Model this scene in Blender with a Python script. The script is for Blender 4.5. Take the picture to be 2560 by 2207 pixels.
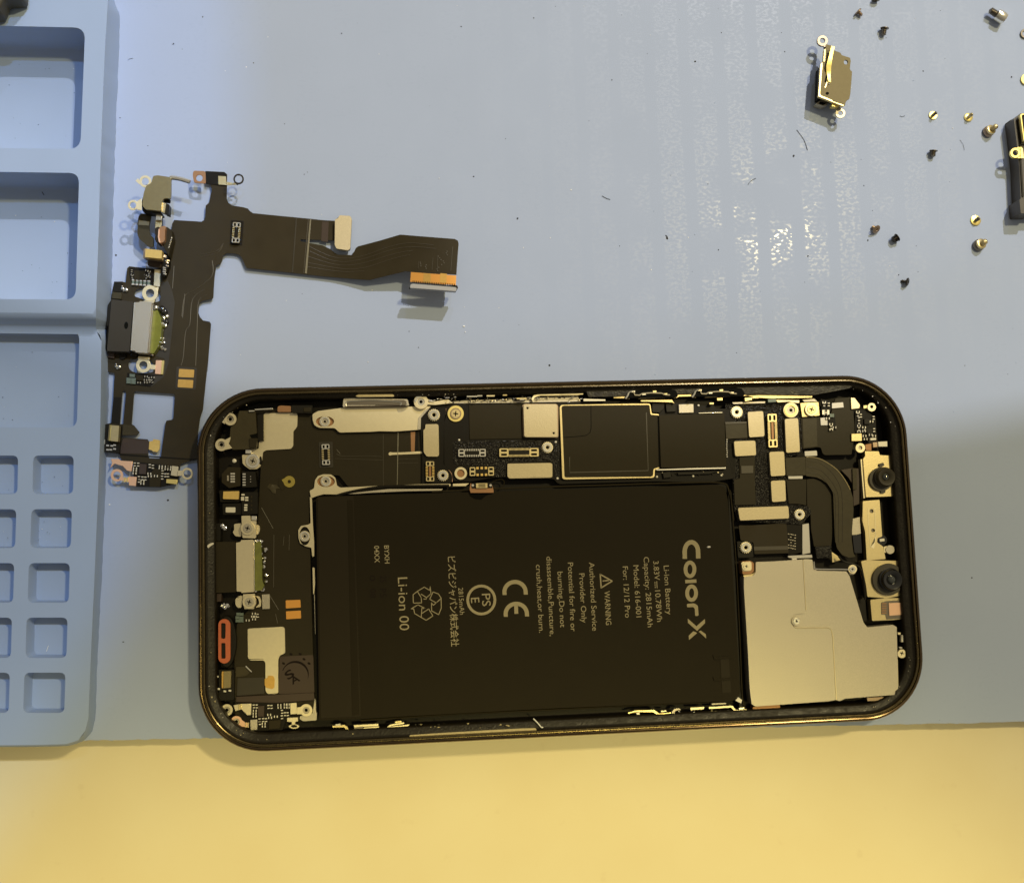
import bpy, bmesh, math, random
from mathutils import Vector, Matrix, Euler
from mathutils.geometry import tessellate_polygon
random.seed(7)
S = bpy.context.scene
for o in list(bpy.data.objects): bpy.data.objects.remove(o)
S.unit_settings.scale_length = 0.01          # one unit is one centimetre

# ------------------------------------------------------------------ camera
FPX = 2600.0
CAM = Vector((-2.83, 0.289, 21.709))
ROT = Euler((math.radians(5.75), math.radians(-4.68), math.radians(-1.98)), 'XYZ')
cd = bpy.data.cameras.new('camera'); cam = bpy.data.objects.new('camera', cd)
S.collection.objects.link(cam)
cam.location = CAM; cam.rotation_euler = ROT
cd.sensor_fit = 'HORIZONTAL'; cd.sensor_width = 36; cd.lens = FPX/2560*36
cd.clip_start = 0.5; cd.clip_end = 2000
S.camera = cam
RM = ROT.to_matrix()
def P(px, py, z):
    """point at height z (cm) that the photograph shows at pixel px, py"""
    d = RM @ Vector(((px-1280)/FPX, -(py-1103.5)/FPX, -1))
    t = (z-CAM.z)/d.z
    return CAM + d*t

# ------------------------------------------------------------------ world, lamps, exposure
w = bpy.data.worlds.new('World'); S.world = w; w.use_nodes = True
nt = w.node_tree; bg = nt.nodes['Background']
tc = nt.nodes.new('ShaderNodeTexCoord'); dt = nt.nodes.new('ShaderNodeVectorMath'); dt.operation = 'DOT_PRODUCT'
dt.inputs[1].default_value = (0.60, 0.62, 0.5)
mr = nt.nodes.new('ShaderNodeMapRange'); mr.inputs[1].default_value = -0.6; mr.inputs[2].default_value = 1.0
mx = nt.nodes.new('ShaderNodeMix'); mx.data_type = 'RGBA'
mx.inputs[6].default_value = (0.22, 0.20, 0.16, 1); mx.inputs[7].default_value = (0.80, 0.70, 0.50, 1)
nt.links.new(tc.outputs['Generated'], dt.inputs[0]); nt.links.new(dt.outputs['Value'], mr.inputs[0])
nt.links.new(mr.outputs[0], mx.inputs[0]); nt.links.new(mx.outputs[2], bg.inputs[0])
bg.inputs[1].default_value = 0.50

def lamp(name, kind, loc, target, energy, color, **kw):
    l = bpy.data.lights.new(name, kind); o = bpy.data.objects.new(name, l); S.collection.objects.link(o)
    l.energy = energy; l.color = color
    for k, v in kw.items(): setattr(l, k, v)
    o.location = loc; o.rotation_euler = (Vector(target)-Vector(loc)).to_track_quat('-Z', 'Y').to_euler()
    return o
hp = P(1935, 560, 0.0)                       # where the mat mirrors the ceiling lamp
dv = (hp-CAM).normalized(); dv.z = -dv.z
KEY = hp + dv*85
lamp('ceiling_lamp', 'AREA', KEY, hp, 32500, (1.0, 0.83, 0.42), shape='DISK', size=5.0)
# neutral and bluish lamps, cones shaped to imitate the shadow of a held phone
t_ = P(2450, -3400, 0)
lamp('neutral_lamp', 'SPOT', t_+Vector((46, 58, 130)), t_, 640000, (0.95, 0.93, 0.93), spot_size=math.radians(29.0), spot_blend=0.006, shadow_soft_size=0.5)
t_ = P(-2400, 400, 0)
lamp('cool_pool', 'SPOT', t_+Vector((40, 40, 110)), t_, 150000, (0.26, 0.52, 1.0), spot_size=math.radians(21.2), spot_blend=0.05, shadow_soft_size=0.8)
t_ = P(1500, -3150, 0)
lamp('cool_pool', 'SPOT', t_+Vector((20, 60, 120)), t_, 60000, (0.62, 0.72, 1.0), spot_size=math.radians(27.0), spot_blend=0.02, shadow_soft_size=0.6)  # added cool spot for the brighter strip above that shadow
t_ = P(1280, 4700, 0)
lamp('front_fill', 'SPOT', t_+Vector((25, 10, 130)), t_, 330000, (1.0, 0.84, 0.30), spot_size=math.radians(19.5), spot_blend=0.12, shadow_soft_size=3)  # added yellow fill without a known source, brightens the table front

vs = S.view_settings
S.display_settings.display_device = 'sRGB'
vs.view_transform = 'Standard'; vs.look = 'None'; vs.exposure = 0.0; vs.gamma = 1.0; vs.use_curve_mapping = False
S.render.engine = 'CYCLES'

# ------------------------------------------------------------------ materials
M = {}
def mat(name, col, rough=0.5, metal=0.0, spec=0.5, bump=0.0, bscale=60.0, var=0.0, vscale=8.0, coat=0.0, trans=0.0, rvar=0.0, detail=3.0):
    m = bpy.data.materials.new(name); m.use_nodes = True
    n = m.node_tree.nodes; l = m.node_tree.links; b = n['Principled BSDF']
    b.inputs['Base Color'].default_value = (*col, 1); b.inputs['Roughness'].default_value = rough
    b.inputs['Metallic'].default_value = metal; b.inputs['Specular IOR Level'].default_value = spec
    b.inputs['Coat Weight'].default_value = coat; b.inputs['Transmission Weight'].default_value = trans
    t = n.new('ShaderNodeTexCoord')
    if var or rvar:
        k = n.new('ShaderNodeTexNoise'); k.inputs['Scale'].default_value = vscale; k.inputs['Detail'].default_value = 4
        g = n.new('ShaderNodeNewGeometry'); l.new(g.outputs['Position'], k.inputs['Vector'])
        if var:
            x = n.new('ShaderNodeMix'); x.data_type = 'RGBA'
            x.inputs[6].default_value = (*[c*(1-var) for c in col], 1); x.inputs[7].default_value = (*[min(1, c*(1+var)) for c in col], 1)
            l.new(k.outputs['Fac'], x.inputs[0]); l.new(x.outputs[2], b.inputs['Base Color'])
        if rvar:
            r = n.new('ShaderNodeMapRange'); r.inputs[1].default_value = 0.3; r.inputs[2].default_value = 0.7
            r.inputs[3].default_value = max(0.03, rough-rvar); r.inputs[4].default_value = rough+rvar
            l.new(k.outputs['Fac'], r.inputs[0]); l.new(r.outputs[0], b.inputs['Roughness'])
    if bump:
        k2 = n.new('ShaderNodeTexNoise'); k2.inputs['Scale'].default_value = bscale; k2.inputs['Detail'].default_value = detail
        g2 = n.new('ShaderNodeNewGeometry'); l.new(g2.outputs['Position'], k2.inputs['Vector'])
        bp = n.new('ShaderNodeBump'); bp.inputs['Strength'].default_value = bump; bp.inputs['Distance'].default_value = 0.01
        l.new(k2.outputs['Fac'], bp.inputs['Height']); l.new(bp.outputs['Normal'], b.inputs['Normal'])
    M[name] = m
    return m
mat('tin', (0.74, 0.66, 0.46), 0.42, 0.85, bump=0.10, bscale=90, var=0.06, vscale=14)
mat('satin_steel', (0.47, 0.43, 0.35), 0.44, 0.78, bump=0.28, bscale=95, var=0.16, vscale=55)
mat('stiffener', (0.52, 0.45, 0.30), 0.5, 0.75, bump=0.3, bscale=60, var=0.16, vscale=45)
mat('bright_tin', (0.88, 0.85, 0.76), 0.25, 0.95)
mat('solder', (0.86, 0.84, 0.80), 0.14, 1.0)
mat('gold', (0.88, 0.62, 0.20), 0.34, 0.65, var=0.12, vscale=25)
mat('pale_gold', (0.66, 0.55, 0.30), 0.36, 0.9, bump=0.15, bscale=50, var=0.10, vscale=20)
mat('brass', (0.36, 0.29, 0.145), 0.34, 0.9, bump=0.12, bscale=80, var=0.12, vscale=12)
mat('yellow_gold', (0.90, 0.74, 0.28), 0.35, 0.8)
mat('gold_pad', (0.66, 0.40, 0.10), 0.42, 0.6, var=0.15, vscale=18)
mat('orange_pad', (0.72, 0.34, 0.07), 0.45, 0.35)
mat('copper', (0.86, 0.54, 0.36), 0.40, 0.45)
mat('lug_pale', (0.86, 0.76, 0.50), 0.38, 0.55)
mat('copper_dark', (0.36, 0.19, 0.09), 0.45, 0.5)
mat('flex', (0.031, 0.023, 0.009), 0.52, 0.0, 0.22, bump=0.05, bscale=30, var=0.18, vscale=3, rvar=0.08)
mat('flex_inner', (0.026, 0.020, 0.009), 0.48, 0.0, 0.5, var=0.20, vscale=4, rvar=0.08)
mat('flex_ridge', (0.052, 0.042, 0.024), 0.45, 0.0, 0.55)
mat('flex_crease', (0.22, 0.20, 0.14), 0.30, 0.2, 0.7)
mat('flex_brown', (0.040, 0.022, 0.012), 0.5, 0.0, 0.5)
mat('black_board', (0.008, 0.006, 0.003), 0.5, 0.0, 0.18, bump=0.1, bscale=70)
mat('sparkle_board', (0.008, 0.006, 0.003), 0.26, 0.0, 0.4, bump=1.0, bscale=24, detail=2)
M['sparkle_board'].node_tree.nodes['Bump'].inputs['Distance'].default_value = 0.05
mat('black_plastic', (0.010, 0.008, 0.004), 0.45, 0.0, 0.22, bump=0.08, bscale=50)
mat('port_plastic', (0.030, 0.024, 0.014), 0.55, 0.0, 0.4, bump=0.12, bscale=90)
mat('olive_tape', (0.044, 0.035, 0.014), 0.5, 0.0, 0.3, bump=0.25, bscale=10, var=0.25, vscale=5)
mat('chip', (0.024, 0.018, 0.006), 0.6, 0.0, 0.2, var=0.08, vscale=6)
mat('graphite', (0.024, 0.018, 0.006), 0.5, 0.0, 0.22, bump=0.08, bscale=12, var=0.12, vscale=3)
mat('black_hole', (0.003, 0.003, 0.002), 0.7, 0.0, 0.08)  # near-black that puts recess shade into the colour, also on plain black bits
mat('battery', (0.014, 0.010, 0.003), 0.60, 0.0, 0.14, bump=0.06, bscale=6, var=0.10, vscale=2)
mat('battery_wrap', (0.017, 0.012, 0.004), 0.55, 0.0, 0.18, bump=0.05, bscale=14)
mat('print', (0.36, 0.31, 0.19), 0.7, 0.0, 0.2)
mat('stamp', (0.013, 0.009, 0.007), 0.8, 0.0, 0.1)
mat('frame', (0.12, 0.085, 0.048), 0.17, 1.0, var=0.2, vscale=3, rvar=0.03)
mat('frame_lip', (0.11, 0.085, 0.043), 0.26, 0.9, bump=0.10, bscale=18, rvar=0.06, vscale=10)
mat('glue', (0.012, 0.009, 0.004), 0.42, 0.0, 0.32, bump=0.8, bscale=24, rvar=0.15, vscale=7, detail=6)
mat('old_glue', (0.50, 0.42, 0.24), 0.6, 0.0, 0.4, bump=0.7, bscale=40, var=0.25, vscale=20)
mat('wall', (0.008, 0.006, 0.003), 0.5, 0.0, 0.2)
mat('gasket', (0.52, 0.125, 0.045), 0.45, 0.0, 0.5, var=0.15, vscale=20)
mat('kapton', (0.34, 0.27, 0.05), 0.4, 0.0, 0.5)
mat('green_glue', (0.16, 0.17, 0.025), 0.18, 0.0, 0.6, bump=0.2, bscale=12, var=0.35, vscale=9, coat=0.3)
mat('teal', (0.14, 0.18, 0.15), 0.4, 0.1)
mat('white_bit', (0.78, 0.74, 0.62), 0.4, 0.2)
mat('grey_white', (0.55, 0.53, 0.50), 0.4, 0.3)
mat('module_grey', (0.075, 0.068, 0.062), 0.45, 0.0, 0.4, bump=0.2, bscale=20, var=0.2, vscale=6)
mat('connector_grey', (0.34, 0.34, 0.35), 0.45, 0.2)
mat('lens_black', (0.006, 0.006, 0.006), 0.18, 0.0, 0.6, coat=0.5)
mat('lens_ring', (0.045, 0.038, 0.022), 0.4, 0.0, 0.5)
mat('lens_glass', (0.012, 0.016, 0.010), 0.05, 0.0, 1.0, coat=1.0)
mat('screw_dark', (0.20, 0.175, 0.14), 0.35, 0.9)
mat('screw_black', (0.055, 0.045, 0.035), 0.3, 0.8)
mat('screw_brown', (0.36, 0.27, 0.19), 0.4, 0.85)
mat('brass_dull', (0.15, 0.125, 0.066), 0.62, 0.8, bump=0.12, bscale=80, var=0.08, vscale=12)
mat('tool', (0.055, 0.048, 0.030), 0.5)
mat('speck', (0.05, 0.05, 0.06), 0.8)
mat('white_fibre', (0.85, 0.85, 0.82), 0.6)
mat('silicone', (0.335, 0.425, 0.605), 0.62, 0.0, 0.35, bump=0.12, bscale=55, var=0.035, vscale=1.2)

def mat_mat():
    m = mat('work_mat', (0.385, 0.455, 0.63), 0.42, 0.0, 0.12)
    n = m.node_tree.nodes; l = m.node_tree.links; b = n['Principled BSDF']
    g = n.new('ShaderNodeNewGeometry')
    k = n.new('ShaderNodeTexNoise'); k.inputs['Scale'].default_value = 0.7; k.inputs['Detail'].default_value = 5
    k2 = n.new('ShaderNodeTexNoise'); k2.inputs['Scale'].default_value = 14; k2.inputs['Detail'].default_value = 4
    l.new(g.outputs['Position'], k.inputs['Vector']); l.new(g.outputs['Position'], k2.inputs['Vector'])
    a = n.new('ShaderNodeMath'); a.operation = 'MULTIPLY_ADD'; a.inputs[1].default_value = 0.35
    l.new(k2.outputs['Fac'], a.inputs[0]); l.new(k.outputs['Fac'], a.inputs[2])
    x = n.new('ShaderNodeMix'); x.data_type = 'RGBA'
    x.inputs[6].default_value = (0.375, 0.445, 0.615, 1); x.inputs[7].default_value = (0.40, 0.472, 0.65, 1)
    l.new(a.outputs[0], x.inputs[0]); l.new(x.outputs[2], b.inputs['Base Color'])
    # worn gloss: columns of small smooth flecks left between matt ribs
    mp = n.new('ShaderNodeMapping'); mp.inputs['Scale'].default_value = (1, 1.5, 1); mp.inputs['Rotation'].default_value = (0, 0, 0.03)
    l.new(g.outputs['Position'], mp.inputs['Vector'])
    v = n.new('ShaderNodeTexNoise'); v.inputs['Scale'].default_value = 10.5; v.inputs['Detail'].default_value = 1.5; v.inputs['Roughness'].default_value = 0.4
    l.new(mp.outputs[0], v.inputs['Vector'])
    wv = n.new('ShaderNodeTexWave'); wv.inputs['Scale'].default_value = 0.40; wv.inputs['Distortion'].default_value = 0.3; wv.inputs['Detail'].default_value = 1; wv.inputs['Detail Scale'].default_value = 3
    l.new(g.outputs['Position'], wv.inputs['Vector'])
    cm = n.new('ShaderNodeMapRange'); cm.inputs[1].default_value = 0.15; cm.inputs[2].default_value = 0.35; cm.inputs[3].default_value = 0.0; cm.inputs[4].default_value = 1.0
    l.new(wv.outputs['Fac'], cm.inputs[0])
    fl_ = n.new('ShaderNodeMapRange'); fl_.inputs[1].default_value = 0.45; fl_.inputs[2].default_value = 0.62
    l.new(v.outputs['Fac'], fl_.inputs[0])
    mu = n.new('ShaderNodeMath'); mu.operation = 'MULTIPLY'; l.new(cm.outputs[0], mu.inputs[0]); l.new(fl_.outputs[0], mu.inputs[1])
    pn = n.new('ShaderNodeTexNoise'); pn.inputs['Scale'].default_value = 0.85; pn.inputs['Detail'].default_value = 3
    l.new(g.outputs['Position'], pn.inputs['Vector'])
    pm = n.new('ShaderNodeMapRange'); pm.inputs[1].default_value = 0.36; pm.inputs[2].default_value = 0.56
    l.new(pn.outputs['Fac'], pm.inputs[0])
    m2 = n.new('ShaderNodeMath'); m2.operation = 'MULTIPLY'; l.new(mu.outputs[0], m2.inputs[0]); l.new(pm.outputs[0], m2.inputs[1]); mu = m2
    r = n.new('ShaderNodeMapRange'); r.inputs[3].default_value = 0.70; r.inputs[4].default_value = 0.13
    l.new(mu.outputs[0], r.inputs[0]); l.new(r.outputs[0], b.inputs['Roughness'])
    v2 = n.new('ShaderNodeTexNoise'); v2.inputs['Scale'].default_value = 11; v2.inputs['Detail'].default_value = 2
    l.new(mp.outputs[0], v2.inputs['Vector'])
    bp = n.new('ShaderNodeBump'); bp.inputs['Strength'].default_value = 0.022; bp.inputs['Distance'].default_value = 0.02
    l.new(v2.outputs['Fac'], bp.inputs['Height']); l.new(bp.outputs['Normal'], b.inputs['Normal'])
mat_mat()
def mat_table():
    m = mat('table', (0.74, 0.66, 0.42), 0.5, 0.0, 0.4, bump=0.05, bscale=30)
    n = m.node_tree.nodes; l = m.node_tree.links; b = n['Principled BSDF']
    g = n.new('ShaderNodeNewGeometry')
    k = n.new('ShaderNodeTexNoise'); k.inputs['Scale'].default_value = 0.5; k.inputs['Detail'].default_value = 6
    l.new(g.outputs['Position'], k.inputs['Vector'])
    x = n.new('ShaderNodeMix'); x.data_type = 'RGBA'
    x.inputs[6].default_value = (0.75, 0.645, 0.395, 1); x.inputs[7].default_value = (0.81, 0.73, 0.49, 1)
    l.new(k.outputs['Fac'], x.inputs[0])
    k2 = n.new('ShaderNodeTexNoise'); k2.inputs['Scale'].default_value = 2.2; k2.inputs['Detail'].default_value = 8
    l.new(g.outputs['Position'], k2.inputs['Vector'])
    r = n.new('ShaderNodeMapRange'); r.inputs[1].default_value = 0.66; r.inputs[2].default_value = 0.76; r.inputs[4].default_value = 0.14
    l.new(k2.outputs['Fac'], r.inputs[0])
    y = n.new('ShaderNodeMix'); y.data_type = 'RGBA'; y.inputs[7].default_value = (0.50, 0.36, 0.20, 1)
    l.new(x.outputs[2], y.inputs[6]); l.new(r.outputs[0], y.inputs[0]); l.new(y.outputs[2], b.inputs['Base Color'])
mat_table()

# ------------------------------------------------------------------ helpers
FR = dict(za=(0,0,3.236), zb=(240,400,5.1775), zc=(240,640,5.1775), zd=(240,900,5.1775), ze=(540,440,3.236), zf=(0,1000,1.984),
  p1=(480,960,5.1775), p2=(480,1240,5.1775), p3=(480,1540,5.1775), p4=(760,930,5.1775), p5=(1060,930,5.1775), p6=(1360,930,4.144),
  p7=(1780,930,3.76), p8=(1780,1350,3.76), s1=(1960,0,3.453), s2=(2100,230,3.572), br=(1990,60,6.87), rt=(2300,250,5.954),
  tt=(2120,0,4.709), t4=(2160,530,6.094), t1=(0,0,4.4636), t2=(0,380,2.482), t3=(0,1100,2.29), b1=(900,1340,4.144), b2=(1320,1300,4.144),
  m1=(760,1640,3.453), m2=(1300,1600,3.453), q1=(1440,930,4.504), s=(0,0,1))
def g(f, *pts):
    x0, y0, k = FR[f]
    return [(x0+x/k, y0+y/k) for x, y in pts]
def g1(f, x, y): return g(f, (x, y))[0]
def rc(f, x0, y0, x1, y1, skew=0.0):
    """rectangle in a zoom frame, top edge leaning by skew (dy per dx)"""
    d = (x1-x0)*skew; e = (y1-y0)*skew
    return g(f, (x0, y0), (x1, y0+d), (x1-e, y1+d), (x0-e, y1))
def rnd(pts, r, n=4):
    out = []; N = len(pts)
    rs = r if isinstance(r, (list, tuple)) else [r]*N
    for i in range(N):
        a, b, c = Vector(pts[i-1]), Vector(pts[i]), Vector(pts[(i+1) % N])
        u, v = a-b, c-b
        q = min(rs[i], u.length*0.48, v.length*0.48)
        if q < 0.2: out.append(tuple(b)); continue
        s, e = b+u.normalized()*q, b+v.normalized()*q
        for k in range(n+1):
            t = k/n
            out.append(tuple(s*(1-t)**2 + b*2*t*(1-t) + e*t*t))
    return out
def circ(c, r, n=24, ry=None, a0=0.0, rot=0.0):
    ry = r if ry is None else ry; o = []
    for i in range(n):
        t = a0+2*math.pi*i/n; x, y = r*math.cos(t), ry*math.sin(t)
        o.append((c[0]+x*math.cos(rot)-y*math.sin(rot), c[1]+x*math.sin(rot)+y*math.cos(rot)))
    return o
def gear(c, r, n=18, d=0.10):
    o = []
    for i in range(n):
        for k, f in ((0, 1.0), (0.3, 1.0), (0.5, 1-d), (0.8, 1-d)):
            t = 2*math.pi*(i+k)/n; o.append((c[0]+r*f*math.cos(t), c[1]+r*f*math.sin(t)))
    return o
def band(line, wd):
    """outline of a strip of width wd along a polyline"""
    L, R = [], []
    for i, p in enumerate(line):
        a = Vector(line[max(0, i-1)]); b = Vector(line[min(len(line)-1, i+1)])
        d = (b-a).normalized(); nn = Vector((-d.y, d.x))*wd/2
        L.append(tuple(Vector(p)+nn)); R.append(tuple(Vector(p)-nn))
    return L + R[::-1]
def smooth_line(pts, n=6):
    out = []
    N = len(pts)
    for i in range(N-1):
        p0, p1, p2, p3 = [Vector(pts[max(0, min(N-1, j))]) for j in (i-1, i, i+1, i+2)]
        for k in range(n):
            t = k/n
            out.append(tuple(0.5*((2*p1)+(p2-p0)*t+(2*p0-5*p1+4*p2-p3)*t*t+(3*p1-p0-3*p2+p3)*t**3)))
    out.append(tuple(pts[-1])); return out
def area2(p): return sum(p[i-1][0]*p[i][1]-p[i][0]*p[i-1][1] for i in range(len(p)))

class Mesh:
    def __init__(s): s.bm = bmesh.new(); s.mats = []
    def mi(s, m):
        if m not in s.mats: s.mats.append(m)
        return s.mats.index(m)
    def pc(s, pts, z0, z1, m, holes=(), cuts=(), bottom=True):
        """prism over a pixel outline, from height z0 to z1 (numbers or functions of the pixel)"""
        i = s.mi(m); f0 = z0 if callable(z0) else (lambda x, y: z0); f1 = z1 if callable(z1) else (lambda x, y: z1)
        loops = [list(pts)] + [list(h) for h in holes]
        loops = [[p for k, p in enumerate(L) if (Vector(p)-Vector(L[k-1])).length > 1e-4] for L in loops]
        if area2(loops[0]) > 0: loops[0].reverse()
        for k in range(1, len(loops)):
            if area2(loops[k]) < 0: loops[k].reverse()
        tri = tessellate_polygon([[Vector((x, y, 0)) for x, y in L] for L in loops])
        flat = [p for L in loops for p in L]
        b = bmesh.new()
        top = [b.verts.new((x, y, 1)) for x, y in flat]; bot = [b.verts.new((x, y, 0)) for x, y in flat]
        for t in tri:
            a = [flat[q] for q in t]
            if abs(area2(a)) < 1e-9: continue
            q = t if area2(a) < 0 else t[::-1]
            try:
                b.faces.new([top[k] for k in q])
                if bottom: b.faces.new([bot[k] for k in q[::-1]])
            except ValueError: pass
        o = 0
        for L in loops:
            n = len(L)
            for k in range(n):
                a, c = o+k, o+(k+1) % n
                try: b.faces.new((top[a], bot[a], bot[c], top[c]))
                except ValueError: pass
            o += n
        for (co, no) in cuts:
            bmesh.ops.bisect_plane(b, geom=b.verts[:]+b.edges[:]+b.faces[:], plane_co=co, plane_no=no)
        vm = {}
        for v in b.verts:
            x, y, t = v.co
            z = f1(x, y) if t > 0.5 else f0(x, y)
            if t > 0.5: vm[v] = s.bm.verts.new(P(x, y, z))
            else:
                q = P(x, y, f1(x, y)); vm[v] = s.bm.verts.new((q.x, q.y, z))
        for f in b.faces:
            try:
                nf = s.bm.faces.new([vm[v] for v in f.verts]); nf.material_index = i
            except ValueError: pass
        b.free(); return s
    def tube(s, pts, r, m, n=7, closed=False):
        """round wire through world points"""
        i = s.mi(m); pts = [Vector(p) for p in pts]; rings = []
        N = len(pts)
        for k, p in enumerate(pts):
            a = pts[k-1] if (k > 0 or closed) else p; c = pts[(k+1) % N] if (k < N-1 or closed) else p
            d = (c-a).normalized(); up = Vector((0, 0, 1)) if abs(d.z) < 0.9 else Vector((1, 0, 0))
            u = d.cross(up).normalized(); v = u.cross(d)
            rings.append([s.bm.verts.new(p+(u*math.cos(2*math.pi*j/n)+v*math.sin(2*math.pi*j/n))*r) for j in range(n)])
        for k in range(N if closed else N-1):
            A, B = rings[k], rings[(k+1) % N]
            for j in range(n):
                f = s.bm.faces.new((A[j], A[(j+1) % n], B[(j+1) % n], B[j])); f.material_index = i
        if not closed:
            for R in (rings[0][::-1], rings[-1]):
                f = s.bm.faces.new(R); f.material_index = i
        return s
    def lathe(s, mtx, prof, m, n=20):
        i = s.mi(m); rings = []
        for (r, z) in prof:
            rings.append([s.bm.verts.new(mtx @ Vector((r*math.cos(2*math.pi*j/n), r*math.sin(2*math.pi*j/n), z))) for j in range(n)] if r > 1e-6 else [s.bm.verts.new(mtx @ Vector((0, 0, z)))])
        for A, B in zip(rings, rings[1:]):
            for j in range(n):
                q = [A[j % len(A)], A[(j+1) % len(A)], B[(j+1) % len(B)], B[j % len(B)]]
                q = [v for k, v in enumerate(q) if v not in q[:k]]
                if len(q) > 2:
                    f = s.bm.faces.new(q); f.material_index = i
        return s
    def blob(s, c, r, m, sq=(1, 1, 0.7), jit=0.12):
        i = s.mi(m); n0 = len(s.bm.verts)
        res = bmesh.ops.create_icosphere(s.bm, subdivisions=2, radius=1)
        for v in res['verts']:
            k = 1+random.uniform(-jit, jit)*0.5
            v.co = Vector(c)+Vector((v.co.x*r*sq[0]*k, v.co.y*r*sq[1]*k, v.co.z*r*sq[2]*k))
            for f in v.link_faces: f.material_index = i
        return s
    def make(s, name, parent=None, bev=0.0, origin=None, ang=38, recalc=True):
        bm = s.bm
        if recalc: bmesh.ops.recalc_face_normals(bm, faces=bm.faces[:])
        vs_ = [v.co.copy() for v in bm.verts]
        lo = Vector([min(v[k] for v in vs_) for k in range(3)]); hi = Vector([max(v[k] for v in vs_) for k in range(3)])
        org = Vector(origin) if origin is not None else Vector(((lo.x+hi.x)/2, (lo.y+hi.y)/2, lo.z))
        bmesh.ops.translate(bm, verts=bm.verts[:], vec=-org)
        me = bpy.data.meshes.new(name); bm.to_mesh(me); bm.free()
        for m in s.mats: me.materials.append(M[m])
        for p in me.polygons: p.use_smooth = True
        me.set_sharp_from_angle(angle=math.radians(ang))
        o = bpy.data.objects.new(name, me); S.collection.objects.link(o)
        place(o, org, parent)
        if bev:
            bv = o.modifiers.new('bevel', 'BEVEL'); bv.width = bev; bv.segments = 2; bv.limit_method = 'ANGLE'; bv.angle_limit = math.radians(40)
            bv.use_clamp_overlap = True; bv.harden_normals = False
        return o
WO = {}
def place(o, org, parent):
    WO[o.name] = Vector(org)
    if parent is not None:
        o.parent = parent; o.location = Vector(org)-WO[parent.name]
    else: o.location = org
def thing(name, label, cat, loc, group=None):
    o = bpy.data.objects.new(name, None); S.collection.objects.link(o); o.empty_display_size = 0.3
    place(o, loc, None); tag(o, label, cat, group); return o
def tag(o, label, cat, group=None):
    o['label'] = label; o['category'] = cat
    if group: o['group'] = group
    return o
def slab(name, pts, z0, z1, m, parent, bev=0.006, holes=(), r=0.0, cuts=()):
    if r: pts = rnd(pts, r)
    return Mesh().pc(pts, z0, z1, m, holes, cuts).make(name, parent, bev)
def wpts(px, z): return [P(x, y, z) for x, y in px]
def wire(name, px, z, r, m, parent, sm=True):
    zz = z if isinstance(z, (list, tuple)) else None
    if sm and not zz: px = smooth_line(px)
    pts = [P(x, y, zz[i] if zz else z) for i, (x, y) in enumerate(px)]
    return Mesh().tube(pts, r, m).make(name, parent)
def lrect(c, u, v, ax):
    """rectangle of half sizes u, v about c, with its long axis at angle ax"""
    cx, sx = math.cos(ax), math.sin(ax)
    return [(c[0]+a*cx-b*sx, c[1]+a*sx+b*cx) for a, b in ((-u, -v), (u, -v), (u, v), (-u, v))]
def loc2(c, a, b, ax): return (c[0]+a*math.cos(ax)-b*math.sin(ax), c[1]+a*math.sin(ax)+b*math.cos(ax))

def connector(c, hl, hw, ax, z, parent, n=8, frame='bright_tin', pin='bright_tin', base='black_plastic', name='connector', core=None):
    m = Mesh()
    m.pc(rnd(lrect(c, hl, hw, ax), 2), z-0.06, z, base)
    e = hl*0.24
    for sg in (-1, 1):                     # the metal guards at both ends
        o = rnd(lrect(loc2(c, sg*(hl-e), 0, ax), e*0.98, hw*0.94, ax), 3)
        h = [rnd(lrect(loc2(c, sg*(hl-e), b*hw*0.45, ax), e*0.62, hw*0.24, ax), 1.2) for b in (-1, 1)]
        m.pc(o, z-0.05, z+0.025, frame, holes=h)
        m.pc(lrect(loc2(c, sg*(hl-e), 0, ax), e*0.7, hw*0.68, ax), z-0.05, z+0.006, 'black_hole')
    L = hl-2*e
    for k in range(n):
        a = -L+2*L*(k+0.5)/n
        for b in (-1, 1):
            m.pc(lrect(loc2(c, a, b*hw*0.72, ax), L/n*0.55, hw*0.25, ax), z-0.03, z+0.018, pin)
    m.pc(lrect(c, L*0.95, hw*0.22, ax), z-0.03, z+0.012, core or base)
    return m.make(name, parent)
def smd(c, hl, hw, ax, z, parent, body='chip', cap='bright_tin', h=0.035, name='capacitor'):
    m = Mesh()
    hl *= 1.12; hw *= 1.15
    m.pc(lrect(c, hl*0.58, hw*0.92, ax), z, z+h, body)
    for sg in (-1, 1): m.pc(lrect(loc2(c, sg*hl*0.78, 0, ax), hl*0.24, hw, ax), z, z+h+0.004, cap)
    return m.make(name, parent)
def cross(c, r, a=0.3):
    o = []
    for k in range(4):
        t = a+k*math.pi/2
        d = Vector((math.cos(t), math.sin(t))); n_ = Vector((-d.y, d.x)); w_ = r*0.24
        C = Vector(c)
        o += [tuple(C+d*w_-n_*w_*1.0), tuple(C+d*r-n_*w_*0.7), tuple(C+d*r+n_*w_*0.7)]
    return o
def screw(c, r, z, parent, m='bright_tin', rim=None, core=None, a=0.3):
    k = Mesh()
    k.pc(circ(c, r), z-0.06, z+0.02, rim or m)
    k.pc(circ(c, r*0.66), z-0.02, z+0.034, core or m)
    k.pc(cross(c, r*0.36, a), z, z+0.037, 'black_hole')  # raised black cross stands in for the shaded drive recess
    return k.make('screw', parent, 0.006)
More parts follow.
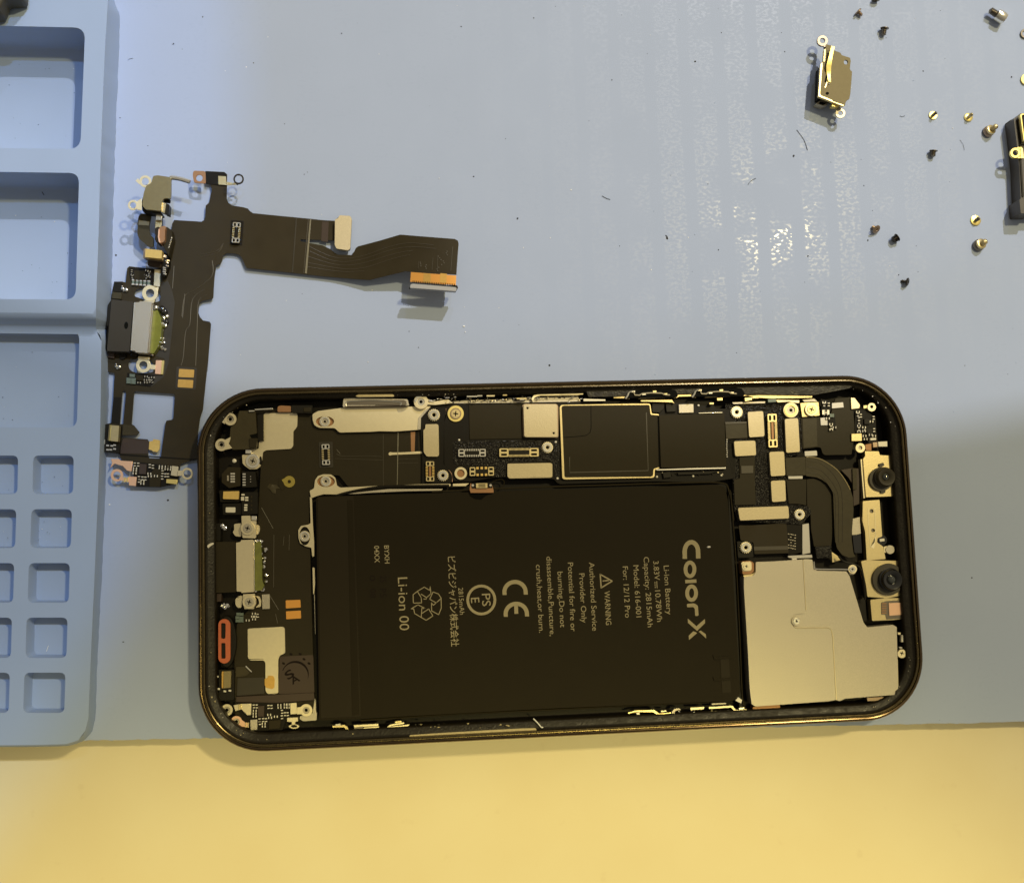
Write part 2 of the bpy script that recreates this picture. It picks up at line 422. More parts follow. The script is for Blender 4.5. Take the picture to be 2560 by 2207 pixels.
def standoff(c, r, z, parent, gold=False):
    k = Mesh()
    k.pc(gear(c, r), z-0.08, z+0.015, 'tin', holes=[circ(c, r*0.5)])
    k.pc(circ(c, r*0.80), z, z+0.045, 'bright_tin', holes=[circ(c, r*0.42)])
    k.pc(circ(c, r*0.52), z-0.07, z+0.03, 'tin', holes=[circ(c, r*0.30)])
    k.pc(circ(c, r*0.45), z-0.08, z-0.02, 'black_hole')
    return k.make('standoff', parent, 0.005)
def stud(c, r, z, parent, m='bright_tin'):
    k = Mesh()
    k.pc(circ(c, r), z-0.05, z+0.03, 'tin', holes=[circ(c, r*0.55)])
    k.pc(circ(c, r*0.86), z+0.01, z+0.045, m, holes=[circ(c, r*0.60)])
    k.pc(circ(c, r*0.58), z-0.05, z+0.02, 'satin_steel', holes=[circ(c, r*0.22)])
    k.pc(circ(c, r*0.25), z-0.05, z-0.01, 'black_hole')
    return k.make('screw', parent, 0.005)
def lug(c, ro, ri, z, parent, m='tin', arm=None, th=0.02, post=False, name='lug', zt=None):
    k = Mesh()
    k.pc(circ(c, ro), z, z+th, m, holes=[circ(c, ri)])
    if arm: k.pc(arm, z+0.0015, z+th-0.0015, m)
    if post:
        k.pc(circ(c, ri*1.1), z-0.12, z-0.03, 'satin_steel', holes=[circ(c, ri*0.5)])
        k.pc(circ(c, ri*0.55), z-0.12, z-0.07, 'black_hole')
    return k.make(name, parent, 0.004)

# ------------------------------------------------------------------ table, mat
ZT = -0.42
k = Mesh(); i_ = k.mi('table')
q = [k.bm.verts.new((x, y, ZT)) for x, y in ((-70, -60), (70, -60), (70, 60), (-70, 60))]
k.bm.faces.new(q)
o = k.make('table_top', None); o['kind'] = 'structure'

def edge_y(x): return 1851-(x-200)*0.0199
pts = [(-1500, -1500), (4200, -1500), (4200, edge_y(4200))]
x = 2600.0
while x > -60:
    pts.append((x, edge_y(x)+random.uniform(-1.6, 1.6))); x -= random.choice((9, 14, 22))
pts += [(-1500, edge_y(-1500))]
o = Mesh().pc(pts, ZT+0.002, 0.0, 'work_mat').make('work_mat', None, 0.02)
tag(o, 'large light blue silicone work mat lying flat on the cream table', 'work mat')

# ------------------------------------------------------------------ silicone tray
UZ, LZ = 1.0, 0.58
def loftpocket(m, top, zt, floor_px, zf, mtl):
    """sloping pocket wall and floor; both outlines have the same number of points"""
    i = m.mi(mtl)
    A = [m.bm.verts.new(P(x, y, zt)) for x, y in top]; B = [m.bm.verts.new(P(x, y, zt-0.05)) for x, y in top]
    lo = [P(x, y, zt) for x, y in top]
    c = sum(lo, Vector())/len(lo)
    A2 = [m.bm.verts.new(Vector((p.x+(c.x-p.x)*floor_px*0.3, p.y+(c.y-p.y)*floor_px*0.3, zt-0.03))) for p in lo]
    D = [m.bm.verts.new(Vector((p.x+(c.x-p.x)*floor_px, p.y+(c.y-p.y)*floor_px, zf+0.05))) for p in lo]
    E_ = [m.bm.verts.new(Vector((p.x+(c.x-p.x)*(floor_px+0.03), p.y+(c.y-p.y)*(floor_px+0.03), zf))) for p in lo]
    for v in B: m.bm.verts.remove(v)
    n = len(A)
    for X, Y in ((A, A2), (A2, D), (D, E_)):
        for k in range(n):
            f = m.bm.faces.new((X[k], X[(k+1) % n], Y[(k+1) % n], Y[k])); f.material_index = i
    f = m.bm.faces.new(E_); f.material_index = i
def surf(m, outer, holes, z, mtl):
    i = m.mi(mtl); loops = [outer]+holes
    flat = [p for L in loops for p in L]
    vs_ = [m.bm.verts.new(P(x, y, z)) for x, y in flat]
    for t in tessellate_polygon([[Vector((x, y, 0)) for x, y in L] for L in loops]):
        try: m.bm.faces.new([vs_[k] for k in t]).material_index = i
        except ValueError: pass
def skirt(m, top, zt, base, zb, mtl, shoulder=0.10):
    i = m.mi(mtl); n = len(top); rings = []
    lo = [P(x, y, zt) for x, y in top]; bo = [P(x, y, zb) for x, y in base]
    for f, dz in ((0, 0), (0.25, -0.012), (0.45, -0.035), (0.6, -0.07)):
        rings.append([m.bm.verts.new(Vector((a.x+(b.x-a.x)*f*0.42, a.y+(b.y-a.y)*f*0.42, zt+dz))) for a, b in zip(lo, bo)])
    rings.append([m.bm.verts.new(b) for b in bo])
    for X, Y in zip(rings, rings[1:]):
        for k in range(n-1):
            m.bm.faces.new((X[k], X[k+1], Y[k+1], Y[k])).material_index = i
def resample(line, n):
    L = [0]
    for a, b in zip(line, line[1:]): L.append(L[-1]+(Vector(b)-Vector(a)).length)
    out = []
    for k in range(n):
        t = L[-1]*k/(n-1); j = max(0, min(len(L)-2, next((q for q in range(len(L)-1) if L[q+1] >= t-1e-9), len(L)-2)))
        f = (t-L[j])/max(1e-9, L[j+1]-L[j]); a, b = Vector(line[j]), Vector(line[j+1]); out.append(tuple(a+(b-a)*f))
    return out
tm = Mesh()
# upper tier: shoulder line and foot line of its right side, then the step down to the lower tier
up_r = [(272, -300), (270, 0), (267.5, 45), (263, 112), (259, 202), (255, 314), (251, 420), (248, 540), (244, 660), (240, 768)]
up_f = [(281, -300), (284.5, 0), (301, 40), (299, 90), (294, 202), (289, 336), (286, 420), (283, 540), (281, 660), (277, 800)]
pk1 = rnd([(-420, 56), (213, 70), (201, 373), (-420, 366)], 30, 7)
pk2 = rnd([(-420, 424), (198, 433), (189, 749), (-420, 745)], 26, 7)
surf(tm, [(-620, -300)]+resample(up_r, 30)+[(232, 784), (-620, 774)], [pk1, pk2], UZ, 'silicone')
for pk in (pk1, pk2): loftpocket(tm, pk, UZ, 0.006, 0.13, 'silicone')
# small ragged moulding flash along the foot of the wall
def jag(line, a, n, keep=4):
    r_ = resample(line, n)
    return [(x+random.uniform(-a, a), y) if keep < k_ < n-2 else (x, y) for k_, (x, y) in enumerate(r_)]
random.seed(11)
skirt(tm, resample(up_r, 90), UZ, jag(up_f, 1.3, 90), 0.003, 'silicone')
# step between the tiers
i_ = tm.mi('silicone')
sx = [-620, -200, 0, 120, 200, 232, 240]
st = [[tm.bm.verts.new(P(x, y0+(x+620)*0.0117+(0 if x < 236 else -16 if k_ < 1 else 0), z)) for x in sx] for k_, (y0, z) in enumerate(((774, UZ), (783, UZ-0.04), (790, UZ-0.12), (803, LZ+0.12), (812, LZ+0.03), (826, LZ)))]
for X, Y in zip(st, st[1:]):
    for k_ in range(len(sx)-1): tm.bm.faces.new((X[k_], X[k_+1], Y[k_+1], Y[k_])).material_index = i_
E1 = [X[-1] for X in st]; nE = len(E1); i_ = tm.mi('silicone')
bs = [tm.bm.verts.new(P(277+(270-277)*k_/(nE-1), 800+(824-800)*k_/(nE-1), 0.003)) for k_ in range(nE)]
for k_ in range(nE-1): tm.bm.faces.new((E1[k_], E1[k_+1], bs[k_+1], bs[k_])).material_index = i_
# lower tier
lo_r = [(240, 826), (250, 838), (254, 851), (253, 900), (252, 984), (250, 1100), (246, 1210), (241, 1330), (236, 1450), (229, 1600), (224, 1720), (221, 1795), (213, 1828), (196, 1850), (168, 1859), (100, 1861), (-120, 1863), (-620, 1864)]
lo_f = [(270, 824), (272, 836), (274, 851), (273, 900), (272, 984), (268, 1100), (264, 1210), (259, 1330), (254, 1450), (246, 1600), (241, 1720), (239, 1795), (230, 1830), (208, 1853), (172, 1864), (100, 1866), (-120, 1868), (-620, 1869)]
pks = [rnd([(-420, 824), (199, 828), (192, 1069), (-420, 1067)], 24, 7)]
for c_ in ([(190,88),(422,88),(418,308),(186,308)], [(180,395),(412,395),(405,617),(172,617)], [(165,703),(400,703),(393,930),(158,930)], [(152,1015),(387,1015),(380,1246),(146,1246)], [(140,1330),(375,1330),(368,1560),(132,1560)]):
    a_ = g('t3', *c_); pks.append(rnd(a_, 15, 6))
    for q_ in (1, 2): pks.append(rnd([(x_-139*q_, y_) for x_, y_ in a_], 15, 6))
surf(tm, [(-620, 826)]+resample(lo_r, 60)+[(-620, 1864)], pks, LZ, 'silicone')
for n_, pk in enumerate(pks): loftpocket(tm, pk, LZ, 0.012 if n_ == 0 else 0.05, 0.26 if n_ == 0 else 0.22, 'silicone')
skirt(tm, resample(lo_r, 120), LZ, jag(lo_f, 0.8, 120, 6), 0.003, 'silicone')
random.seed(5)
o = tm.make('parts_tray', None, 0, ang=60)
tag(o, 'blue silicone sorting tray with three large compartments above rows of small square pockets', 'sorting tray')

# dark tool lying over the tray corner
t = Mesh().pc([(-260, -140), (60, -140), (50, -9), (7, -5), (-7, 28), (-260, 50)], 1.03, 1.5, 'tool').make('tool_handle', None, 0.06)
tag(t, 'dark olive tool handle poking in over the top left corner of the tray', 'tool')

# ------------------------------------------------------------------ detached charging port flex
ZF = 0.10
def zf(x, y):
    """the tail of the flex lifts off the mat towards its connector"""
    a = max(0.0, (x-800)/340.0); b = max(0.0, (y-1120)/90.0)*0.05
    return ZF + 0.44*a*a*(3-2*a) + b if a <= 1 else ZF+0.44+b
fl = thing('charging_flex', 'detached dark brown charging port flex cable lying on the mat between tray and phone', 'flex cable', P(450, 800, 0))
fcuts = [((x_, 0, 0), (1, 0, 0)) for x_ in range(800, 1150, 28)]
body = (g('zb', (1415,145), (1660,158), (1695,185), (1695,330), (1690,500), (1712,555), (1760,590), (1900,612), (1965,630), (1995,665)) +
  g('ze', (300,302), (500,322), (740,345), (860,358), (965,364), (958,522), (690,513), (680,520), (690,531), (860,562), (925,592), (960,622), (985,637), (1095,640), (1118,612), (1130,585), (1150,570), (1320,525), (1490,475), (1700,492), (1930,510), (1955,522), (1963,545), (1945,800), (1572,775), (1535,771), (1240,842), (1130,835), (860,812), (620,785), (250,745), (235,725), (222,690), (205,655), (180,635), (140,627), (85,625), (58,645), (48,690), (30,715), (0,725)) +
  g('zc', (1550,150), (1530,300), (1517,540), (1500,560), (1400,575), (1355,595), (1330,650), (1325,740), (1345,790), (1385,835), (1470,850), (1488,880), (1470,1100), (1440,1500)) +
  g('zd', (1450,0), (1395,520), (1383,640), (1345,760), (1318,950), (1308,1150), (1308,1290), (1200,1310), (1100,1345), (1085,1375), (1070,1500), (1055,1600), (850,1640), (520,1640), (480,1500), (480,1310), (330,1290), (300,1215), (110,1190), (92,1060), (110,830), (195,815), (222,500), (240,170), (150,150), (130,60)) +
  g('zc', (125,1200), (130,1000), (155,700), (195,560), (210,450), (235,332), (345,332), (385,345), (403,160), (430,135), (750,168), (850,160), (940,30)) +
  g('zb', (960,1150), (970,1000), (985,830), (1010,778), (1365,800), (1400,780), (1412,740), (1420,590), (1465,555), (1500,380), (1485,320), (1415,300)))
win = g('zd', (510,405), (1005,438), (1020,455), (1000,750), (985,772), (915,783), (897,820), (872,1000), (838,1255), (820,1272), (695,1270), (672,1250), (672,1215), (690,1060), (665,1025), (345,1005), (325,1000), (345,975), (530,975), (565,935), (490,845), (460,830), (478,600), (492,420))
slot = g('zd', (350,400), (368,390), (388,402), (385,440), (350,830), (308,830), (340,440))
ovA = rnd(g('zc', (530,430), (640,400), (790,440), (855,500), (850,565), (790,600), (700,590), (560,545), (495,520), (495,470)), 12, 3)
ovB = rnd(g('zd', (440,0), (560,-20), (700,-10), (760,60), (765,150), (680,175), (480,160), (425,110), (415,50)), 12, 3)
m = Mesh().pc(body, lambda x, y: zf(x, y)-0.018, zf, 'flex', holes=[win, slot, ovA, ovB], cuts=fcuts)
fb = m.make('flex_sheet', fl, 0)
def fup(d): return lambda x, y: zf(x, y)+d
def fp(name, pts, d0, d1, m, r=0.0, holes=(), bev=0.004, parent=None, cuts=()):
    return slab(name, pts, fup(d0), fup(d1), m, parent or fl, bev, holes, r, cuts)
# creases and raised traces
fp('crease', g('ze', (758,352), (770,353), (735,790), (718,788)), 0.0, 0.016, 'flex_crease')
fp('crease', g('ze', (742,350), (750,351), (712,787), (705,786)), 0.0, 0.008, 'flex_ridge')
fp('crease', g('ze', (645,340), (655,341), (625,783), (612,782)), 0.0, 0.008, 'flex_inner')
tr = Mesh()
for ln in (g('ze', (760,575), (960,660), (1160,655), (1400,575), (1560,545), (1760,560)), g('ze', (760,610), (960,690), (1160,680), (1420,600), (1580,575), (1780,590)), g('ze', (740,650), (980,720), (1170,710), (1440,632), (1590,605)), g('ze', (735,700), (1000,750), (1190,745), (1450,665), (1570,640)), g('ze', (735,735), (1010,775), (1200,770)),
           g('zc', (1505,60), (1500,260), (1280,440), (1150,520), (1110,780)), g('zc', (1410,430), (1250,560), (1215,880), (1160,980), (1130,1300), (1100,1420)), g('zc', (1440,500), (1330,580), (1310,900), (1290,1420)), g('zc', (1010,130), (990,420)), g('zc', (1150,490), (1120,800)), g('zb', (1650,1080), (1560,1180), (1320,1230)), g('zb', (1640,1110), (1570,1200), (1350,1260))):
    s_ = smooth_line(ln, 4); tr.tube([P(x, y, zf(x, y)+0.0005) for x, y in s_], 0.0075, 'flex_ridge', 5)
for c0 in ((1650,700), (1690,720), (1810,650), (1835,690), (1870,610), (1800,740)):
    for q_ in range(3):
        c_ = g1('ze', c0[0]+random.uniform(-12, 12), c0[1]+q_*14); tr.pc(circ(c_, 1.6, 6), zf(*c_)-0.005, zf(*c_)+0.008, 'flex_ridge')
for (a_, b_) in (((1795,640), (1790,765)), ((1915,570), (1900,770)), ((1755,660), (1748,760)), ((1955,600), (1945,770)), ((1640,690), (1635,750))):
    tr.pc(band(g('ze', a_, b_), 1.3), fup(-0.004), fup(0.008), 'flex_ridge')
tr.make('raised_trace', fl)
# upper strip stiffener and the tail connector
fp('strip_band', g('ze', (858,370), (912,373), (905,536), (850,528)), 0.0, 0.006, 'flex_brown')
Mesh().pc(rnd(g('ze', (1000,318), (1085,324), (1098,345), (1085,590), (1068,602), (975,588), (960,560), (962,352), (985,345)), 3), 0.13, 0.235, 'stiffener').pc(rnd(g('ze', (1003,322), (1080,328), (1090,346), (1078,590), (972,584), (966,355)), 3), 0.08, 0.128, 'black_plastic').make('stiffener_plate', fl, 0.01)
op = Mesh().pc(g('ze', (1577,778), (1944,806), (1940,884), (1571,856)), fup(-0.015), fup(0.004), 'orange_pad', cuts=fcuts)
for xa, xb, mm in ((1680,1740,'gold_pad'), (1815,1868,'gold_pad')):
    op.pc(g('ze', (xa,787), (xb,792), (xb-4,866), (xa-4,861)), fup(0.0), fup(0.0065), 'gold_pad')
for q_ in range(24):
    xx = 1592+q_*14.6; yy = 845+q_*1.1
    op.pc(g('ze', (xx,yy+2), (xx+5,yy+2.4), (xx+5,yy+22), (xx,yy+22)), fup(0.002), fup(0.012), 'black_hole')
op.make('contact_pad', fl)
Mesh().pc(rnd(g('ze', (1574,878), (1590,872), (1940,900), (1948,912), (1940,932), (1570,905)), 2), 0.48, 0.62, 'connector_grey').pc(g('ze', (1567,898), (1950,884), (1958,900), (1940,938), (1560,910)), 0.42, 0.475, 'black_plastic').make('tail_connector', fl, 0.012)
# board connector on the flex
fp('connector_base', g('zb', (1745,780), (1912,790), (1890,1108), (1733,1092)), 0.0, 0.008, 'black_board', 2)
connector(g1('zb', 1815, 940), 25.5, 10.5, math.radians(94), ZF+0.07, fl, 6, 'bright_tin', 'pale_gold')
# tab with antenna ring at the top
fp('tab_cover', g('zb', (1420,148), (1660,158), (1692,190), (1690,340), (1425,310)), 0.0, 0.012, 'black_board')
Mesh().pc(rnd(g('zb', (1262,140), (1415,146), (1422,310), (1268,296), (1250,190)), 5), 0.30, 0.32, 'copper_dark', holes=[circ(g1('zb', 1338, 236), 8.2)]).make('copper_tab', fl, 0.004)
fp('contact_pad', g('zb', (1582,208), (1682,214), (1690,326), (1585,318)), 0.012, 0.03, 'pale_gold', 1)
lug(g1('zb', 1845, 248), 13.2, 9.3, 0.40, fl, 'screw_black', arm=g('zb', (1785,290), (1860,305), (1830,328)))
slab('lug_arm', g('zb', (1690,285), (1830,305), (1825,322), (1690,328)), 0.30, 0.315, 'pale_gold', fl)
wire('spring_wire', g('zb', (960,228), (1080,245), (1215,285)), 0.62, 0.045, 'bright_tin', fl)
# vibration bracket at the upper left
Mesh().pc(rnd(g('zb', (740,208), (800,200), (970,226), (965,498), (880,500), (855,535), (842,660), (640,640), (600,590), (612,450), (645,340), (715,300)), 4), 0.62, 0.70, 'brass').make('bracket', fl, 0.02)
Mesh().pc(g('zb', (605,470), (640,640), (840,668), (850,700), (600,665), (585,560)), 0.30, 0.60, 'black_plastic').make('bracket_body', fl, 0.02)
Mesh().pc(rnd(g('zb', (850,548), (905,560), (885,690), (845,670)), 2), 0.5, 0.64, 'pale_gold').pc(rnd(g('zb', (907,562), (950,580), (940,712), (888,692)), 2), 0.42, 0.60, 'black_plastic').make('rolled_tab', fl, 0.02)
slab('notch', g('zb', (872,503), (955,508), (945,545), (862,538)), 0.5, 0.61, 'black_hole', fl)
lug(g1('zb', 637, 278), 15.0, 9.0, 0.66, fl, 'lug_pale', arm=g('zb', (510,268), (545,240), (575,300), (560,318)))
lug(g1('zb', 478, 585), 13.0, 7.6, 0.66, fl, 'lug_pale', arm=g('zb', (535,530), (592,498), (592,652), (530,645)))
Mesh().pc(rnd(g('zb', (570,690), (720,715), (690,850), (695,960), (750,1015), (745,1130), (690,1132), (550,1012), (535,960), (542,760)), 6, 3), 0.30, 0.33, 'olive_tape').pc(g('zb', (555,780), (690,800), (684,850), (548,840)), 0.325, 0.336, 'flex_crease').make('curved_flex', fl, 0.006)
slab('steel_strip', g('zb', (778,700), (855,702), (850,780), (772,778)), 0.50, 0.52, 'bright_tin', fl)
slab('steel_strip', g('zb', (770,782), (850,784), (842,890), (764,885)), 0.42, 0.44, 'pale_gold', fl)
# copper coil standing on its edge
cm = Mesh()
cm.pc(rnd(g('zb', (762,885), (800,862), (840,880), (850,960), (835,1060), (800,1085), (762,1040)), 6, 3), 0.20, 0.46, 'screw_black')
cm.pc(rnd(g('zb', (815,880), (850,860), (905,850), (890,940), (890,1050), (840,1085), (810,1010)), 6, 3), 0.22, 0.52, 'copper_dark')
cm.pc(rnd(g('zb', (808,900), (822,890), (818,1000), (835,1080), (812,1060), (800,990)), 2, 3), 0.30, 0.535, 'copper')
cm.make('coil', fl, 0.02)
cp = Mesh().pc(g('zb', (912,862), (975,905), (992,1010), (940,1245), (890,1150), (845,1075), (890,1040)), 0.16, 0.40, 'chip')
for q_ in range(5): cp.pc(g('zb', (975-q_*9,995+q_*30), (990-q_*9,1000+q_*30), (980-q_*9,1024+q_*30), (965-q_*9,1018+q_*30)), 0.36, 0.408, 'bright_tin')
cp.make('folded_board', fl, 0.006)
Mesh().pc(rnd(g('zb', (640,1160), (640,1148), (855,1172), (848,1278), (632,1258)), 2), 0.46, 0.60, 'gold').pc(rnd(g('zb', (618,1145), (858,1172), (850,1300), (608,1272)), 3), 0.30, 0.455, 'screw_brown').make('gold_can', fl, 0.014)
slab('can_mount', g('zb', (672,1292), (848,1308), (848,1392), (668,1362)), 0.14, 0.26, 'flex_brown', fl)
cs = Mesh().pc(g('zb', (865,1190), (945,1220), (940,1360), (885,1510), (845,1480)), 0.12, 0.30, 'black_board')
for (a_, b_) in ((895,1255), (915,1310), (920,1330), (935,1300), (885,1395), (885,1420), (882,1448), (920,1370), (890,1475), (898,1240)):
    cs.pc(lrect(g1('zb', a_, b_), 4.0, 1.6, 0.35), 0.28, 0.312, 'bright_tin')
cs.make('contact_strip', fl, 0.004)
# component islands
fp('component_area', g('zc', (430,150), (742,165), (735,392), (465,382), (432,240)), 0.0, 0.010, 'black_board', 2)
fp('chip', g('zc', (492,188), (632,192), (628,318), (488,312)), 0.01, 0.05, 'chip')
for xx, yy in ((480,338), (530,342), (580,345), (630,349), (682,352)): smd(g1('zc', xx, yy), 6.2, 2.9, math.radians(93), ZF+0.01, fl, 'teal', 'grey_white')
for xx, yy in ((462,195), (468,245), (470,272), (656,190), (688,200), (640,248), (686,240), (636,282), (684,272)): smd(g1('zc', xx, yy), 2.9, 1.8, random.choice((0.3, 1.6)), ZF+0.01, fl)
sd = Mesh()
for xx, yy, rr in ((345,425,5), (392,440,6.5), (340,395,2.2), (360,452,3)): sd.blob(P(*g1('zc', xx, yy), ZF+0.02), rr/122, 'solder')
sd.make('solder_joint', fl)
fp('side_board', g('zc', (238,335), (345,340), (330,470), (215,458)), 0.0, 0.02, 'black_plastic')
fp('side_board', g('zc', (212,462), (330,478), (330,560), (205,550)), 0.0, 0.05, 'olive_tape')
fp('ground_strip', g('zc', (758,172), (836,178), (824,396), (748,388)), 0.0, 0.03, 'tin', 1)
lug(g1('zc', 698, 482), 20.0, 10.6, ZF+0.06, fl, 'lug_pale', arm=g('zc', (748,400), (808,402), (800,470), (740,450)))
slab('lug_arm', g('zc', (660,560), (765,570), (745,612), (600,590)), ZF+0.05, ZF+0.075, 'tin', fl)
# port body
Mesh().pc(rnd(g('zc', (200,560), (482,592), (432,1240), (140,1230)), 3), 0.10, 0.36, 'port_plastic').pc(rnd(g('zc', (150,640), (200,560), (140,1230), (120,1200)), 3), 0.06, 0.30, 'black_plastic').pc(circ(g1('zc', 390, 898), 5.0, 20, 9.0, rot=0.06), 0.34, 0.364, 'black_hole').make('port_body', fl, 0.02)
slab('side_board', g('zc', (145,1235), (242,1240), (235,1325), (138,1310)), 0.10, 0.16, 'flex_brown', fl)
Mesh().pc(rnd(g('zc', (492,602), (562,596), (568,582), (722,600), (664,1258), (512,1246), (508,1228), (446,1222)), 2), 0.14, 0.42, 'satin_steel').make('port_shell', fl, 0.02)
slab('shell_edge', g('zc', (724,602), (742,620), (690,1255), (666,1258)), 0.14, 0.40, 'bright_tin', fl, 0.02)
Mesh().pc(rnd(g('zc', (745,720), (795,692), (838,800), (850,920), (836,1060), (800,1180), (735,1275), (692,1245), (720,900)), 8, 4), 0.10, 0.27, 'green_glue').make('sealant_bead', fl, 0.06)
sd = Mesh()
for xx, yy, rr in ((780,665,6), (810,690,4), (920,782,5.5), (880,800,4.5), (870,880,6), (895,905,5), (850,965,4), (848,1000,3.5), (870,1075,5), (845,1125,4), (880,1120,3.5), (850,1190,5), (893,1208,4), (720,1268,5), (745,1262,4)): sd.blob(P(*g1('zc', xx, yy), ZF+0.03), rr/122, 'solder', jit=0.5)
sd.make('solder_joint', fl)
sd = Mesh()
for xx, yy, rr in ((850,690,10), (885,720,9), (905,855,8), (875,840,7)): sd.blob(P(*g1('zc', xx, yy), ZF+0.02), rr/122, 'lens_black')
sd.make('sealant_drop', fl)
fp('inner_area', g('zc', (835,400), (905,275), (985,450), (1020,600), (985,950), (940,1380), (880,1560), (720,1690), (420,1650), (410,1560), (760,1520), (890,1330), (760,1290), (850,1190), (900,900), (830,620)), 0.0, 0.004, 'flex_inner')
Mesh().pc(g('zc', (430,1235), (540,1262), (520,1300), (440,1290)), 0.10, 0.2, 'black_plastic').pc(g('zc', (545,1298), (695,1310), (690,1345), (540,1335)), 0.14, 0.2, 'tin').make('port_foot', fl, 0.006)
slab('chip', circ(g1('zc', 345, 1290), 9, 16), ZF, ZF+0.05, 'black_board', fl)
lug(g1('zd', 612, 68), 18.6, 10.2, ZF+0.06, fl, 'lug_pale', arm=g('zd', (690,55), (770,65), (765,125), (680,115)))
Mesh().pc(g('zd', (775,2), (850,4), (838,186), (762,180)), ZF, ZF+0.05, 'copper').pc(g('zd', (852,4), (882,6), (866,188), (840,186)), ZF, ZF+0.045, 'yellow_gold').make('ground_tab', fl, 0.006)
sd = Mesh()
for xx, yy, rr in ((262,80,4), (300,88,6.5), (262,50,2.4), (275,108,3)): sd.blob(P(*g1('zd', xx, yy), ZF+0.02), rr/122, 'solder')
sd.make('solder_joint', fl)
fp('component_area', g('zd', (405,165), (760,190), (740,300), (700,345), (400,310)), 0.004, 0.012, 'black_board', 2)
for xx, yy in ((468,200), (428,250), (480,252), (428,285), (478,290)): smd(g1('zd', xx, yy), 5.6, 3.4, 0.06, ZF+0.012, fl, 'teal', 'teal')
fp('chip', g('zd', (520,195), (612,200), (606,268), (515,260)), 0.012, 0.05, 'chip')
for xx, yy in ((558,292), (648,215), (640,258), (645,290), (692,245), (690,270), (735,225), (725,275)): smd(g1('zd', xx, yy), 3.6, 2.0, random.choice((0.05, 0.05, 1.2)), ZF+0.012, fl)
fp('pad_frame', g('zd', (1040,85), (1308,100), (1290,382), (1028,375)), 0.0, 0.003, 'flex_inner', 4)
fp('gold_contact', g('zd', (1075,115), (1272,126), (1265,228), (1068,221)), 0.003, 0.010, 'gold_pad', 2)
fp('gold_contact', g('zd', (1063,249), (1260,260), (1252,363), (1056,352)), 0.003, 0.010, 'gold_pad', 2)
fp('inner_area', g('zd', (230,480), (325,480), (310,830), (200,815)), 0.0, 0.006, 'black_plastic')
fp('side_branch', g('zd', (350,835), (462,845), (490,848), (562,935), (525,972), (340,970)), 0.0, 0.03, 'olive_tape')
Mesh().pc(rnd(g('zd', (115,830), (320,850), (300,1205), (98,1190)), 3), ZF, ZF+0.10, 'black_plastic').make('microphone_mount', fl, 0.01)
Mesh().pc(rnd(g('zd', (200,842), (298,850), (284,1056), (186,1046)), 2), ZF+0.1, ZF+0.24, 'pale_gold').pc(g('zd', (170,838), (186,840), (170,1042), (152,1040)), ZF+0.1, ZF+0.2, 'brass').pc(g('zd', (188,840), (199,841), (184,1044), (172,1042)), ZF+0.1, ZF+0.235, 'yellow_gold').make('microphone', fl, 0.01)
m = Mesh()
for a_, b_, c_ in ((105,900,0), (105,1060,0), (240,1100,1), (150,1105,1), (205,1110,1), (240,1150,1), (190,1160,1), (150,1160,1)): m.pc(lrect(g1('zd', a_, b_), 3.4 if c_ else 2, 1.8 if c_ else 5.5, 0.05), ZF+0.06, ZF+0.115, 'bright_tin' if not c_ else 'grey_white')
m.make('contact_row', fl)
fp('foil_patch', g('zd', (690,1052), (735,1045), (742,1022), (828,1036), (822,1150), (795,1192), (738,1185), (720,1165), (682,1158)), 0.01, 0.03, 'gold', 2)
fp('lower_piece', g('zd', (350,1012), (665,1030), (688,1062), (672,1212), (300,1208)), 0.0, 0.006, 'flex_brown', 2)
fp('fold_line', g('zd', (300,1212), (1300,1280), (1300,1296), (300,1230)), 0.0, 0.012, 'black_board')
# lower antenna board
fp('antenna_board', g('zd', (480,1312), (1088,1378), (1070,1505), (1050,1600), (835,1645), (520,1640)), 0.0, 0.02, 'black_board')
fp('chip', g('zd', (560,1340), (655,1348), (645,1480), (555,1475)), 0.02, 0.07, 'flex_brown')
fp('chip', g('zd', (740,1400), (850,1410), (830,1640), (690,1640), (690,1540)), 0.02, 0.05, 'chip')
for xx, yy, a_ in ((500,1350,1.5), (545,1352,1.5), (505,1400,0), (502,1430,0), (498,1465,0), (695,1370,1.5), (735,1380,1.5), (690,1470,0), (695,1503,0), (775,1500,0), (838,1375,0), (836,1400,0), (915,1380,0), (950,1385,0), (912,1412,0), (945,1415,0), (860,1450,1.5), (898,1490,1.5), (930,1490,1.5), (855,1520,1.5), (600,1530,1.5), (638,1532,1.5), (600,1565,0), (598,1598,0), (555,1525,1.5), (555,1560,1.5)):
    smd(g1('zd', xx, yy), 4.0, 2.3, a_+0.06, ZF+0.07, fl, 'chip', 'white_bit')
slab('copper_tab', g('zd', (190,1278), (300,1280), (318,1302), (475,1310), (458,1442), (402,1432), (345,1372), (240,1340), (180,1400), (205,1330)), ZF+0.09, ZF+0.13, 'copper', fl, 0.008)
lug(g1('zd', 270, 1490), 15.6, 9.4, ZF+0.12, fl, 'copper', arm=g('zd', (330,1510), (430,1540), (430,1580), (320,1555)))
slab('copper_tab', g('zd', (420,1505), (525,1512), (515,1630), (425,1622)), ZF+0.09, ZF+0.12, 'copper', fl, 0.006)
m = Mesh()
for a_ in (0, 34): Mesh().pc(g('zd', (366+a_,1515), (384+a_,1517), (378+a_,1582), (360+a_,1580)), ZF+0.11, ZF+0.15, 'yellow_gold').make('spring_fold', fl)
slab('ground_tab', g('zd', (985,1365), (1066,1380), (1050,1506), (965,1492)), ZF+0.08, ZF+0.14, 'tin', fl)
lug(g1('zd', 1180, 1470), 14.8, 9.3, ZF+0.16, fl, 'tin', arm=g('zd', (1062,1425), (1115,1432), (1110,1500), (1050,1498)))
